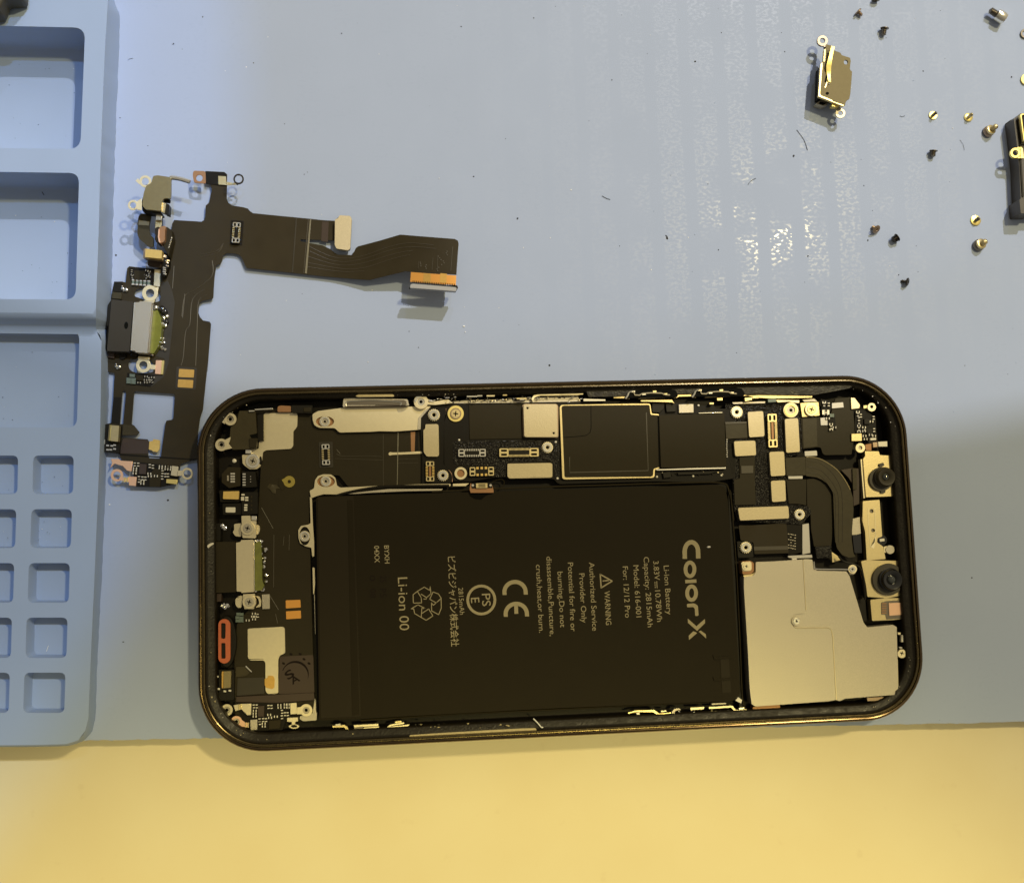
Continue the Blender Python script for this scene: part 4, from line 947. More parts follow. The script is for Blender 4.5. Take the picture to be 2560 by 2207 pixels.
lug(g1('p3', 452, 1212), 14.5, 8.4, 0.41, ab, 'tin', post=True); lug(g1('p3', 575, 1362), 14, 8, 0.41, ab, 'copper', arm=g('p3', (630,1330), (690,1375), (735,1378), (735,1438), (600,1420)), post=True)
m_ = Mesh()
for a_, b_ in ((600,1140), (625,1135), (690,1375), (722,1375)): Mesh().pc(g('p3', (a_,b_), (a_+14,b_), (a_+14,b_+66), (a_,b_+66)), 0.40, 0.45, 'pale_gold').make('spring_fold', ab)
part('ground_tab', g('p3', (752,1338), (845,1335), (845,1470), (758,1472)), 0.38, 0.42, 'satin_steel', ab)
part('ground_tab', rnd(g('p3', (1272,1125), (1352,1120), (1362,1260), (1275,1268)), 1), 0.38, 0.42, 'tin', ab)
lug(g1('p3', 1478, 1215), 15.5, 8.6, 0.42, ab, 'tin', arm=g('p3', (1360,1180), (1410,1172), (1415,1265), (1362,1268)), post=True)
part('ground_tab', g('p3', (1228,1312), (1370,1308), (1372,1360), (1340,1365), (1335,1400), (1290,1402), (1290,1370), (1230,1365)), 0.38, 0.42, 'tin', ab)
Mesh().pc(circ(g1('p3', 1320, 1425), 13, 22, 5.5), 0.36, 0.40, 'tin', holes=[circ(g1('p3', 1320, 1422), 8, 18, 3.2)]).make('lug', ab, 0.004)
part('corner_plate', rnd(g('p3', (1590,1060), (1602,1100), (1605,1240), (1618,1250), (1610,1345), (1440,1356), (1395,1330), (1400,1290), (1560,1260)), 2), 0.30, 0.37, 'satin_steel', ab)
# logic board -----------------------------------------------------------
B = 0.38
lb = Mesh().pc(rnd(g('p4', (1512,745), (1515,592), (1650,442), (1832,436), (1840,520), (1812,640), (1808,1190), (1850,1240), (1905,1310), (1912,1420), (1890,1445), (1530,1442), (1530,1100)), 2), 0.22, B, 'black_board').make('connector_board', ph, 0.004)
st_ = wire('board_edge', g('p4', (1838,470), (1832,540), (1806,640), (1804,1200), (1850,1250), (1912,1320), (1920,1420)), B-0.01, 0.008, 'copper', lb)
standoff(g1('p4', 1682, 555), 15.5, B+0.02, lb); standoff(g1('p4', 1798, 1338), 14.5, B+0.02, lb)
part('stiffener_plate', rnd(g('p4', (1572,676), (1725,672), (1742,692), (1748,1072), (1730,1094), (1590,1092), (1548,1035), (1545,750), (1568,735)), 3), B, B+0.07, 'stiffener', lb, 0.012)
connector(g1('p4', 1632, 1284), 25, 11, math.radians(89.5), B+0.06, lb, 7, 'pale_gold', 'gold', 'black_plastic', core='copper_dark')
mb = Mesh().pc(rnd(g('p5', (285,440), (310,410), (1250,402), (1250,388), (1750,392), (1900,392), (2071,380)) + [(1630, 1000), (1645, 988), (1780, 1002), (1790, 1022), (1838, 1022), (1838, 1195), (1770, 1206), (1640, 1203), (1400, 1210)] + g('p5', (1720,1430), (1690,1390), (1660,1382), (1070,1385), (1060,1360), (905,1362), (600,1420), (395,1415), (368,1390), (360,1300), (275,1215), (262,1190), (258,650), (290,560)), 3), 0.22, B, 'black_board').make('logic_board', ph, 0.004)
def mpart(name, pts, d0, d1, m, r=0.0, holes=(), bev=0.006): return slab(name, pts, B+d0, B+d1, m, mb, bev, holes, r)
mpart('chip', g('p5', (580,425), (1262,415), (1272,860), (590,872)), 0, 0.02, 'chip')
mpart('board_coating', rnd(g('p5', (380,900), (800,888), (1750,880), (1760,1400), (1700,1370), (1665,1160), (1075,1165), (1062,1350), (920,1360), (910,1215), (600,1210), (500,1200), (400,1190), (378,1170)), 3), 0, 0.010, 'sparkle_board', 0, (), 0)
mpart('chip_can', rnd(g('p5', (1272,430), (1300,412), (1715,412), (1738,440), (1740,835), (1715,852), (1310,850), (1282,835)), 4), 0, 0.03, 'screw_brown')
ca = mpart('chip_can', rnd(g('p5', (1286,418), (1722,415), (1734,842), (1298,842)), 6), 0.03, 0.13, 'stiffener', 0, (circ(g1('p5', 1340, 466), 2.8, 12), circ(g1('p5', 1680, 790), 2.8, 12)), 0.014)
m_ = Mesh()
for c_ in ((1340,466), (1680,790)): m_.pc(circ(g1('p5', *c_), 3.0, 12), B+0.04, B+0.09, 'black_hole')
m_.make('can_hole', ca)
k = Mesh()
c_ = g1('p5', 410, 538)
k.pc(circ(c_, 20.3, 32), B, B+0.035, 'yellow_gold', holes=[circ(c_, 13.8, 24)]); k.pc(circ(c_, 13.6, 24), B, B+0.06, 'screw_brown'); k.pc(circ(c_, 11, 24), B+0.05, B+0.066, 'pale_gold'); k.pc(cross(c_, 6.5, 0.1), B+0.05, B+0.071, 'black_hole')
k.make('screw', mb, 0.006)
standoff(g1('p5', 1598, 975), 14.5, B+0.02, mb)
k = Mesh(); c_ = g1('p5', 476, 1310)
k.pc(circ(c_, 15.8, 28), B, B+0.05, 'tin', holes=[circ(c_, 9.5, 20)]); k.pc(circ(c_, 10, 20), B-0.02, B+0.012, 'copper_dark'); k.make('standoff', mb, 0.008)
connector(g1('p5', 622, 1045), 34.5, 10.2, math.radians(-0.5), B+0.06, mb, 8)
connector(g1('p5', 1230, 1040), 49.5, 11.2, math.radians(-0.7), B+0.06, mb, 17, 'pale_gold', 'pale_gold', 'black_plastic')
connector(g1('p5', 748, 1285), 30.5, 11.6, math.radians(-1), B+0.07, mb, 3, 'pale_gold', 'gold', 'black_plastic')
mpart('stiffener_plate', rnd(g('p5', (1080,1185), (1640,1175), (1662,1190), (1662,1355), (1640,1366), (1105,1376), (1080,1350)), 3), 0.01, 0.08, 'stiffener', 0, (), 0.012)
m_ = Mesh()
for c_, r_ in (((455,879), 3), ((1705,905), 3.2), ((1728,1376), 3.4)): m_.blob(P(*g1('p5', *c_), B+0.015), r_/122, 'white_bit', (1, 1, 0.5))
for c_ in ((1135,356), (1600,345), (1170,1085), (1545,1078), (1838,1070)): m_.blob(P(*g1('p6', *c_), B+0.015), 3.2/122, 'white_bit', (1, 1, 0.5))
m_.make('test_point', mb)
bc = Mesh().pc(g('p5', (600,1440), (880,1436), (900,1530), (900,1560), (605,1562), (590,1520)), BZ-0.05, BZ+0.08, 'copper_dark').pc(g('p5', (615,1432), (885,1428), (885,1500), (618,1505)), BZ+0.08, BZ+0.09, 'black_board')
bc.pc(rnd(g('p5', (672,1440), (820,1436), (822,1498), (675,1500)), 1), BZ+0.09, BZ+0.13, 'pale_gold', holes=[g('p5', (705,1450), (795,1448), (795,1462), (706,1463)), g('p5', (705,1474), (795,1472), (795,1486), (706,1487))])
for xx in (632, 862): bc.pc(circ(g1('p5', xx, 1465), 3.2, 10), BZ+0.09, BZ+0.11, 'grey_white')
bc.make('battery_connector', bat, 0.006)
part('battery_tail', g('p5', (600,1560), (905,1558), (800,1600), (740,1650), (660,1640), (590,1600)), BZ-0.02, BZ+0.012, 'black_hole', bat)
wire('hair_wire', g('p5', (880,1420), (950,1395), (1010,1390), (1040,1430), (1010,1490), (950,1505), (905,1490)), 0.36, 0.010, 'graphite', ph)
part('plate_strip', g('p5', (372,1445), (585,1438), (545,1475), (370,1476)), 0.34, 0.38, 'tin')
# processor shield and memory
sh = mpart('processor_shield', rnd(g('p6', (162,362), (180,340), (1080,326), (1100,332), (1116,430), (1190,436), (1198,995), (1148,1012), (1146,1080), (1128,1094), (215,1112), (190,1100)), 3), 0.0, 0.075, 'pale_gold', 0, (), 0.012)
slab('shield_lid', rnd(g('p6', (184,360), (200,348), (1085,340), (1094,348), (1105,442), (1186,448), (1190,985), (1136,1000), (1128,1074), (1112,1082), (226,1090), (214,1078)), 3), B+0.05, B+0.085, 'chip', sh, 0.006)
slab('lid_groove', band(g('p6', (486,346), (488,580), (478,625), (440,655), (380,664), (208,678)), 1.6), B+0.08, B+0.0875, 'black_hole', sh, 0)
slab('lid_groove', band(g('p6', (265,880), (268,1040), (1080,1020), (1060,420)), 2.2), B+0.08, B+0.0868, 'flex_ridge', sh, 0)
me_ = mpart('memory_chip', rnd(g('p6', (1192,446), (1868,428), (1890,982), (1212,990)), 3), 0.0, 0.12, 'chip', 0, (), 0.012)
slab('chip_edge', g('p6', (1160,1004), (1885,982), (1885,1002), (1165,1020)), B+0.02, B+0.09, 'bright_tin', me_); slab('chip_edge', g('p6', (1600,420), (1850,413), (1852,424), (1602,430)), B+0.02, B+0.08, 'bright_tin', me_)
slab('chip_gap', band(g('p6', (1186,450), (1200,985)), 3), B+0.0, B+0.10, 'black_hole', me_, 0)
mpart('flex_tail', g('p6', (1395,335), (1550,330), (1552,420), (1398,424)), 0.0, 0.05, 'satin_steel')
for pts_ in ([(1120,325), (1250,318), (1245,375), (1200,420), (1120,415)], [(1260,330), (1365,325), (1370,410), (1270,415)], [(1230,1040), (1310,1030), (1320,1090), (1240,1100)], [(1380,1040), (1800,1030), (1720,1055), (1390,1065)]):
    mpart('chip', g('p6', *pts_), 0.0, 0.06, 'black_plastic')
m_ = Mesh()
for q_ in range(9): m_.pc(lrect(g1('p6', 1895+random.uniform(-3,3), 700+q_*22), 1.2, 1.4, 0), B, B+0.03, 'grey_white')
for q_ in range(14): m_.pc(lrect(g1('p6', 1230+q_*48+random.uniform(-12,12), 1035+random.uniform(0,35)), 1.6, 1.0, random.random()), B, B+0.03, random.choice(('satin_steel', 'graphite', 'tin')))
m_.make('contact_row', mb)

# front connector board, right of the memory -----------------------------------
cb = Mesh().pc(rnd(g('p7', (125,300), (330,292), (820,290), (835,420), (850,760), (720,800), (720,1235), (900,1260), (930,1300), (930,1330), (840,1430), (240,1400), (200,1250), (195,1010), (120,640)), 2), 0.22, B, 'sparkle_board').make('front_board', ph, 0)
def cpart(name, pts, d0, d1, m, r=0.0, holes=(), bev=0.006): return slab(name, pts, B+d0, B+d1, m, cb, bev, holes, r)
standoff(g1('p7', 232, 377), 15.5, B+0.02, cb); standoff(g1('p7', 822, 1338), 14, B+0.02, cb)
for pts_ in ([(335,372), (482,366), (495,605), (350,614)], [(206,650), (408,643), (416,782), (218,792)], [(684,440), (810,432), (828,750), (698,760)], [(538,750), (678,745), (690,972), (553,980)], [(553,1022), (688,1015), (696,1213), (565,1222)], [(243,1275), (718,1258), (726,1375), (262,1395)]):
    cpart('stiffener_plate', rnd(g('p7', *pts_), 5), 0.01, 0.09, 'stiffener', 0, (), 0.014)
connector(g1('p7', 570, 550), 42, 12, math.radians(88), B+0.07, cb, 16, 'pale_gold', 'pale_gold', 'black_plastic', core='copper_dark')
stud(g1('p7', 742, 358), 18.5, B+0.04, cb, 'yellow_gold')
sp = cpart('ground_plate', rnd(g('p7', (830,292), (1000,282), (1012,408), (848,422)), 1.5), 0.0, 0.05, 'pale_gold'); screw(g1('p7', 938, 350), 16.5, B+0.08, sp, 'bright_tin', 'tin', 'pale_gold')
cpart('flex_tail', g('p7', (122,470), (330,466), (342,618), (132,630)), 0.01, 0.035, 'olive_tape'); cpart('flex_ridge', g('p7', (122,468), (328,464), (326,484), (124,490)), 0.035, 0.05, 'flex_ridge')
cpart('flex_tail', rnd(g('p7', (258,795), (402,792), (402,990), (414,1245), (214,1250), (206,1010), (262,1000)), 3), 0.01, 0.03, 'graphite')
cpart('flex_tail', g('p7', (272,880), (390,878), (390,950), (275,954)), 0.03, 0.05, 'flex_ridge')
cpart('flex_tail', g('p7', (688,805), (880,795), (884,970), (700,976)), 0.02, 0.045, 'olive_tape')
cpart('flex_tail', g('p7', (698,1012), (888,1005), (888,1255), (820,1240), (720,1238)), 0.02, 0.04, 'graphite')
cpart('white_pad', g('p7', (716,978), (852,976), (852,1002), (720,1004)), 0.04, 0.06, 'grey_white', 1)
cpart('flex_tail', rnd(g('p7', (250,1440), (372,1440), (700,1418), (720,1700), (400,1710), (390,1600), (270,1580)), 3), -0.06, -0.02, 'flex')
cpart('flex_step', g('p7', (392,1640), (715,1632), (720,1668), (395,1676)), -0.02, -0.01, 'flex_ridge', 0)
gr = Mesh().pc(rnd(g('p7', (702,1425), (840,1420), (852,1690), (760,1715), (712,1710)), 2), 0.24, 0.34, 'black_board')
for q_ in range(4):
    for w_ in range(6): gr.pc(lrect(g1('p7', 722+q_*20+random.uniform(-3,3), 1520+w_*26+q_*4), 1.8, 0.8, 0.1), 0.33, 0.352, 'graphite' if random.random() < 0.4 else 'satin_steel')
gr.make('contact_grid', cb)
k = standoff(g1('p7', 318, 1648), 15, 0.40, cb)
cpart('black_block', rnd(g('p7', (235,1590), (360,1585), (385,1620), (390,1740), (245,1745)), 3), -0.16, -0.01, 'black_plastic')
# long curved flex cables to the cameras
cf = Mesh().pc(rnd(g('p7', (880,795), (960,800), (1030,820), (1100,858), (1165,905), (1215,960), (1262,1030), (1300,1100), (1325,1180), (1330,1300), (1312,1560), (1330,1700), (1350,1735), (1290,1745), (1225,1720), (1175,1655), (1155,1560), (1140,1150), (1125,1105), (1090,1055), (1040,1015), (985,990), (882,976)), 3), 0.40, 0.43, 'olive_tape').make('camera_flex', ph, 0.012)
wire('flex_edge', g('p7', (882,800), (960,803), (1030,823), (1100,862), (1165,910), (1215,965), (1262,1035), (1298,1105)), 0.432, 0.012, 'pale_gold', cf)
m_ = Mesh()
for off in (0, 60, 110): m_.tube([P(x, y, 0.431) for x, y in smooth_line(g('p7', (900,830+off), (1000,850+off), (1100-off*0.3,915+off), (1190-off*0.55,1040+off*0.7), (1225-off*0.6,1200), (1225-off*0.6,1600)), 6)], 0.006, 'flex_ridge', 5)
m_.make('raised_trace', cf)
part('camera_flex', rnd(g('p7', (890,1005), (970,1000), (1040,1030), (1090,1070), (1118,1130), (1135,1200), (1128,1560), (1120,1640), (960,1640), (932,1480), (925,1290), (895,1260)), 3), 0.33, 0.36, 'graphite')
part('foam_pad', rnd(g('p7', (970,1640), (1120,1630), (1130,1745), (985,1750)), 3), 0.36, 0.44, 'sparkle_board')
part('steel_wedge', g('p7', (1125,1688), (1230,1760), (1130,1790)), 0.36, 0.42, 'pale_gold')
part('white_strip', g('p7', (850,1430), (910,1420), (925,1700), (850,1715)), 0.26, 0.34, 'grey_white'); part('white_strip', g('p7', (715,1725), (940,1715), (945,1745), (800,1750), (790,1790), (755,1790), (750,1750), (716,1742)), 0.34, 0.40, 'grey_white')
# sensor flex at the top right
sf = Mesh().pc(rnd(g('p7', (838,432), (1010,425), (1090,430), (1110,420), (1160,250), (1305,236), (1330,400), (1345,560), (1312,775), (1062,780), (1040,765), (1025,712), (1000,705), (852,722)), 3), 0.36, 0.40, 'graphite').make('sensor_flex', ph, 0.008)
def fpart(name, pts, z0, z1, m, r=0.0, holes=(), bev=0.006): return slab(name, pts, z0, z1, m, sf, bev, holes, r)
fpart('flex_fold', g('p7', (850,440), (985,432), (992,700), (860,715)), 0.40, 0.41, 'olive_tape'); fpart('white_pad', rnd(g('p7', (1128,292), (1232,284), (1238,332), (1128,342)), 1), 0.40, 0.43, 'grey_white')
fpart('ground_plate', g('p7', (1305,240), (1340,242), (1392,310), (1388,340), (1310,350)), 0.40, 0.44, 'tin'); fpart('ground_plate', g('p7', (1310,580), (1408,576), (1412,648), (1312,650)), 0.40, 0.45, 'pale_gold'); fpart('ground_plate', g('p7', (1318,420), (1050,420)) if False else g('p7', (1018,430), (1085,425), (1088,500), (1022,502)), 0.40, 0.42, 'grey_white')
fpart('component_area', g('p7', (1092,420), (1155,400), (1168,548), (1095,552)), 0.40, 0.41, 'black_board'); fpart('component_area', g('p7', (1020,250), (1110,270), (1125,350), (1090,420), (1030,360)), 0.40, 0.41, 'black_board')
fpart('component_area', rnd(g('p7', (1345,360), (1430,350), (1540,430), (1545,640), (1420,640), (1345,560)), 4), 0.36, 0.42, 'black_board')
fpart('chip', g('p7', (1430,440), (1480,438), (1485,490), (1432,492)), 0.42, 0.46, 'black_plastic'); fpart('chip', g('p7', (1455,530), (1510,528), (1515,580), (1460,582)), 0.42, 0.46, 'black_plastic')
random.seed(21)
for xx, yy in ((1055,285), (1055,305), (1098,305), (1072,365), (1072,395), (1090,435), (1120,490), (1120,520), (1122,540), (1152,520), (1372,375), (1372,400), (1400,410), (1382,440), (1382,470), (1382,505), (1382,535), (1382,560), (1430,520), (1450,545), (1430,555), (1520,430), (1525,545), (1492,590), (1525,600), (1435,600), (1445,630), (1500,465)):
    smd(g1('p7', xx, yy), 3.8, 2.2, random.choice((0, 1.57)), 0.42, sf, 'chip', random.choice(('white_bit', 'white_bit', 'grey_white')))
smd(g1('p7', 1070, 378), 7.5, 5.0, 0, 0.41, sf, 'white_bit', 'bright_tin'); smd(g1('p7', 1128, 408), 4.5, 3.8, 0, 0.41, sf, 'teal', 'teal')
k = Mesh(); k.pc(circ(g1('p7', 1502, 330), 10.5), 0.42, 0.49, 'tin', holes=[circ(g1('p7', 1502, 326), 4)]); k.pc(g('p7', (1425,315), (1470,312), (1470,338), (1425,342)), 0.42, 0.46, 'pale_gold'); k.pc(circ(g1('p7', 1502, 326), 5), 0.40, 0.45, 'black_hole'); k.make('screw', sf, 0.01)
k = Mesh(); k.pc(circ(g1('p7', 1395, 712), 12), 0.40, 0.50, 'tin', holes=[circ(g1('p7', 1395, 712), 5)]); k.pc(circ(g1('p7', 1395, 712), 6), 0.38, 0.46, 'satin_steel'); k.make('screw', sf, 0.012)
fpart('sensor_chip', g('p7', (1560,655), (1648,650), (1650,700), (1565,700)), 0.42, 0.50, 'white_bit'); fpart('sensor_chip', g('p7', (1510,660), (1555,658), (1558,705), (1515,710)), 0.42, 0.48, 'screw_brown'); fpart('white_strip', g('p7', (1488,620), (1545,618), (1545,638), (1488,642)), 0.42, 0.48, 'white_bit')
fpart('ground_plate', rnd(g('p7', (870,745), (985,738), (990,785), (875,790)), 2), 0.40, 0.43, 'grey_white')
part('copper_strip', g('p7', (1440,680), (1500,670), (1500,740), (1445,735)), 0.36, 0.44, 'copper_dark')
part('dark_flex', g('p7', (1210,920), (1320,900), (1385,905), (1385,1240), (1330,1260), (1325,1060), (1280,990)), 0.26, 0.32, 'flex_brown'); part('dark_flex', g('p7', (1320,905), (1360,903), (1362,1100), (1326,1110)), 0.32, 0.36, 'olive_tape')
part('black_block', rnd(g('p7', (1320,1530), (1400,1520), (1410,1700), (1340,1700)), 2), 0.26, 0.42, 'lens_black'); part('dark_flex', g('p7', (1312,1380), (1390,1360), (1400,1520), (1316,1540)), 0.28, 0.36, 'satin_steel')

# cameras -----------------------------------------------------------------
def camera(f, plate, c0, r0, c1, r1, glint, rb=0.50):
    t = Mesh().pc(rnd(g(f, *plate), 2), 0.26, 0.44, 'pale_gold').make('camera_module', ph, 0.015)
    k = FR[f][2]
    b = Mesh().pc(circ(g1(f, *c0), r0/k, 36), 0.44, 0.50, 'lens_ring'); b.make('lens_base', t, 0.02)
    w0 = P(*g1(f, *c1), 0.66); rw = r1/k/122
    b = Mesh(); mtx = Matrix.Translation(Vector((w0.x, w0.y, 0.0)))
    b.lathe(mtx, [(rw*1.12, 0.45), (rw*1.12, 0.56), (rw*1.02, 0.58), (rw*1.0, 0.66), (rw*0.92, 0.68), (rw*0.80, 0.672), (rw*0.42, 0.63), (rw*0.34, 0.60)], 'lens_ring' if glint else 'lens_black', 32)
    o_ = b.make('lens_barrel', t, 0)
    b = Mesh(); b.lathe(mtx, [(rw*0.44, 0.615), (rw*0.34, 0.645), (rw*0.2, 0.66), (0, 0.666)], 'lens_glass', 24); b.make('lens', t, 0)
    return t
c1 = camera('p7', [(1438,742), (1568,745), (1578,780), (1700,786), (1722,1166), (1448,1176), (1420,815), (1440,790)], (1592,1005), 112, (1640,985), 88, True)
slab('lens_tab', rnd(g('p7', (1570,862), (1612,850), (1622,880), (1578,890)), 2), 0.44, 0.49, 'lens_ring', c1); slab('lens_tab', rnd(g('p7', (1580,1100), (1632,1100), (1630,1135), (1592,1138)), 2), 0.44, 0.49, 'lens_ring', c1)
slab('module_edge', g('p7', (1395,820), (1418,815), (1446,1180), (1424,1190)), 0.26, 0.40, 'tin', c1)
br_ = part('bracket', rnd(g('p7', (1418,1212), (1575,1200), (1600,1545), (1555,1560), (1552,1600), (1610,1640), (1632,1755), (1455,1770), (1440,1500), (1415,1400)), 2), 0.28, 0.44, 'pale_gold', bev=0.012, holes=[circ(g1('p7', 1500, 1306), 5, 16), circ(g1('p7', 1514, 1488), 4.8, 16)])
k = Mesh()
for c_ in ((1500,1306), (1514,1488)): k.pc(circ(g1('p7', *c_), 5.4, 16), 0.30, 0.40, 'screw_dark')
k.make('bracket_hole', br_)
slab('bracket_emboss', band(g('p7', (1468,1280), (1470,1420), (1490,1640), (1520,1660), (1540,1540), (1530,1300), (1515,1270)), 1.2), 0.44, 0.446, 'tin', br_, 0)
k = Mesh().pc(circ(g1('p7', 1596, 1580), 13.5), 0.30, 0.42, 'lens_black').pc(lrect(g1('p7', 1600, 1578), 6, 3.4, -0.15), 0.40, 0.46, 'white_bit'); k.make('spring_contact', br_, 0.01)
k = Mesh().pc(circ(g1('p7', 1675, 1668), 11), 0.30, 0.42, 'satin_steel').pc(g('p7', (1615,1640), (1668,1630), (1672,1690), (1620,1698)), 0.30, 0.40, 'tin'); k.make('screw', br_, 0.01)
c2 = camera('p8', [(1402,198), (1440,188), (1762,194), (1782,520), (1640,545), (1462,532), (1448,420)], (1660,368), 150, (1698,372), 98, False)
sm_ = part('sensor_module', rnd(g('p8', (1488,560), (1622,545), (1808,540), (1828,735), (1700,750), (1505,758)), 3), 0.26, 0.44, 'pale_gold', bev=0.015)
slab('sensor_window', rnd(g('p8', (1590,582), (1640,572), (1812,560), (1822,735), (1640,745), (1630,700), (1592,698)), 2), 0.40, 0.448, 'screw_dark', sm_); slab('sensor_chip', rnd(g('p8', (1662,592), (1782,586), (1788,700), (1668,710)), 2), 0.44, 0.465, 'copper', sm_)
k = Mesh()
for q_ in range(5): k.pc(g('p8', (1596,592+q_*22), (1640,590+q_*22), (1640,600+q_*22), (1596,602+q_*22)), 0.44, 0.455, 'copper_dark')
k.make('contact_row', sm_)
# camera cover: two brushed plates meeting in a stepped seam
seamL = [(852,182), (872,500), (880,655), (862,688), (812,690), (765,700), (738,735), (740,775), (762,808), (790,824), (1090,822), (1118,840), (1132,900), (1166,1500)]
cs_ = Mesh().pc(rnd(g('p8', (300,345), (385,335), (412,300), (412,205), (560,200), *seamL, (1100,1512), (410,1562), (372,1540), (355,1400), (335,1000), (300,450)), 2), 0.30, 0.600, 'satin_steel').make('camera_cover', ph, 0.022)
Mesh().pc(rnd(g('p8', *seamL, (1200,1512), (1250,1488), (1718,1452), (1722,1415), (1750,1395), (1744,1110), (1736,815), (1700,795), (1460,818), (1425,775), (1292,335), (1262,292), (985,286), (958,248), (942,182), (900,178)), 2), 0.30, 0.572, 'satin_steel').make('cover_plate', cs_, 0.018)
k = Mesh(); k.tube([P(x+0.8, y, 0.600) for x, y in g('p8', *seamL[8:])], 0.013, 'lug_pale'); k.tube([P(x+0.8, y, 0.600) for x, y in g('p8', *seamL[:3])], 0.012, 'lug_pale'); k.make('seam_highlight', cs_)  # pale tubes stand in for light caught on the seam's edge
slab('corner_tab', rnd(g('p8', (278,200), (360,192), (395,215), (398,290), (370,318), (288,322)), 4), 0.30, 0.54, 'copper_dark', cs_, 0.02); slab('corner_tab', rnd(g('p8', (290,330), (380,318), (404,300), (404,215), (416,212), (414,310), (388,338), (300,348)), 3), 0.4, 0.565, 'pale_gold', cs_)
slab('corner_tab', rnd(g('p8', (272,205), (372,200), (374,286), (285,296)), 6), 0.5, 0.55, 'tin', cs_, 0.01)
screw(g1('p8', 325, 246), 11.5, 0.56, cs_, 'bright_tin', 'tin', 'tin'); screw(g1('p8', 1322, 272), 11, 0.58, cs_, 'tin', 'tin', 'bright_tin'); screw(g1('p8', 795, 760), 12, 0.585, cs_, 'bright_tin', 'satin_steel', 'bright_tin')
wire('cover_step', g('p8', (958,200), (965,250), (995,272), (1270,276), (1305,300)), 0.59, 0.012, 'bright_tin', cs_)
slab('screw_tab', rnd(g('p8', (1290,240), (1345,232), (1362,280), (1340,320), (1290,325)), 4), 0.4, 0.555, 'satin_steel', cs_)
slab('side_flange', rnd(g('p8', (1706,1170), (1722,1120), (1746,1118), (1752,1380), (1728,1412), (1712,1400)), 2), 0.4, 0.56, 'tin', cs_)
k = Mesh().pc(circ(g1('p8', 1786, 1066), 11), 0.44, 0.52, 'tin').pc(cross(g1('p8', 1786, 1062), 5), 0.5, 0.524, 'black_hole').make('screw', cs_, 0.008); Mesh().pc(lrect(g1('p8', 1800, 925), 5, 9, 0.05), 0.4, 0.48, 'white_bit').make('side_contact', ph, 0.008); Mesh().pc(g('p8', (1745,865), (1778,866), (1775,890), (1745,888)), 0.4, 0.45, 'tin').make('side_contact', ph, 0.008); Mesh().pc(lrect(g1('p8', 1775, 1010), 4, 2, 0.1), 0.4, 0.46, 'grey_white').make('side_contact', ph, 0.008)
wire('wall_edge', [(1826, 1225), (1840, 1400), (1850, 1600), (1856, 1740), (1866, 1772), (1885, 1785), (1910, 1782)], 0.50, 0.012, 'graphite', ph)
part('midwall', [(1820, 1230), (1829, 1230), (1853, 1740), (1860, 1772), (1850, 1772), (1843, 1740)], 0.2, 0.46, 'black_plastic')
wire('hair_wire', g('p8', (1440,560), (1430,420), (1415,320), (1370,240), (1240,200), (1190,150)), 0.56, 0.02, 'black_plastic', ph)
part('black_block', rnd(g('p8', (1360,560), (1440,540), (1455,760), (1430,765)), 2), 0.2, 0.40, 'black_plastic')
part('foam_pad', rnd(g('p8', (380,1565), (640,1545), (640,1600), (400,1620)), 3), 0.3, 0.48, 'copper_dark'); part('grey_pad', g('p8', (1455,1480), (1650,1470), (1655,1500), (1460,1512)), 0.36, 0.50, 'screw_brown')

# clips, springs and old glue along the long sides ------------------------------------
random.seed(33)
sk = part('speaker_slot', rnd(g('p4', (500,450), (510,350), (540,335), (1340,350), (1362,430), (1340,435)), 3), 0.3, 0.50, 'satin_steel', bev=0.02)
part('slot_mouth', rnd(g('p4', (545,425), (560,372), (1290,360), (1325,380), (1330,428)), 2), 0.4, 0.506, 'screw_dark', sk); wire('slot_rim', g('p4', (545,440), (548,395), (600,378), (900,365), (1230,390), (1245,430)), 0.515, 0.012, 'bright_tin', sk)
part('slot_edge', g('p4', (560,440), (1300,432), (1320,440), (540,455)), 0.4, 0.512, 'flex_brown', sk)
part('clip_bar', rnd(g('p4', (665,312), (700,292), (1150,288), (1170,305), (1160,318), (700,322)), 2), 0.5, 0.59, 'pale_gold', sk)
def clip(f, pts, z0=0.40, z1=0.50, m='bright_tin', r=1.0, bev=0.008): return part('side_clip', rnd(g(f, *pts), r), z0, z1, m, None, bev)
wc = Mesh(); c_ = g1('p4', 1515, 385); wc.pc(circ(c_, 18), 0.36, 0.50, 'tin', holes=[circ(c_, 9)]); wc.pc(circ(c_, 10), 0.34, 0.47, 'bright_tin', holes=[circ(c_, 4)]); wc.pc(circ(c_, 5), 0.34, 0.40, 'black_hole'); wc.make('side_screw', ph, 0.014)
clip('p4', [(1600,350), (1700,380), (1860,350), (1900,380), (1920,400), (1700,425), (1600,420)], 0.36, 0.46, 'tin'); clip('p4', [(1430,360), (1470,300), (1520,292), (1530,310), (1470,350), (1440,400)], 0.4, 0.52)
for x0_, x1_, y_ in ((555,690,268), (555,690,308), (690,755,282), (690,755,300), (810,915,265), (810,915,300), (1020,1060,270), (1020,1075,290), (1200,1330,335), (1240,1300,345)):
    clip('p5', [(x0_,y_), (x1_,y_-1), (x1_,y_+15), (x0_,y_+16)], 0.44, 0.53, random.choice(('bright_tin', 'tin', 'pale_gold')), 0.6)
clip('p5', [(330,385), (500,370), (1130,350), (1180,375), (1350,345), (1400,330), (1990,318), (2030,380), (1750,386), (1260,396), (520,405), (340,405)], 0.30, 0.40, 'satin_steel', 2)
clip('p5', [(1390,345), (1420,300), (1500,285), (2060,275), (2062,290), (1990,300), (1500,305), (1430,330), (1410,385)], 0.40, 0.50, 'tin', 2)
m_ = Mesh()
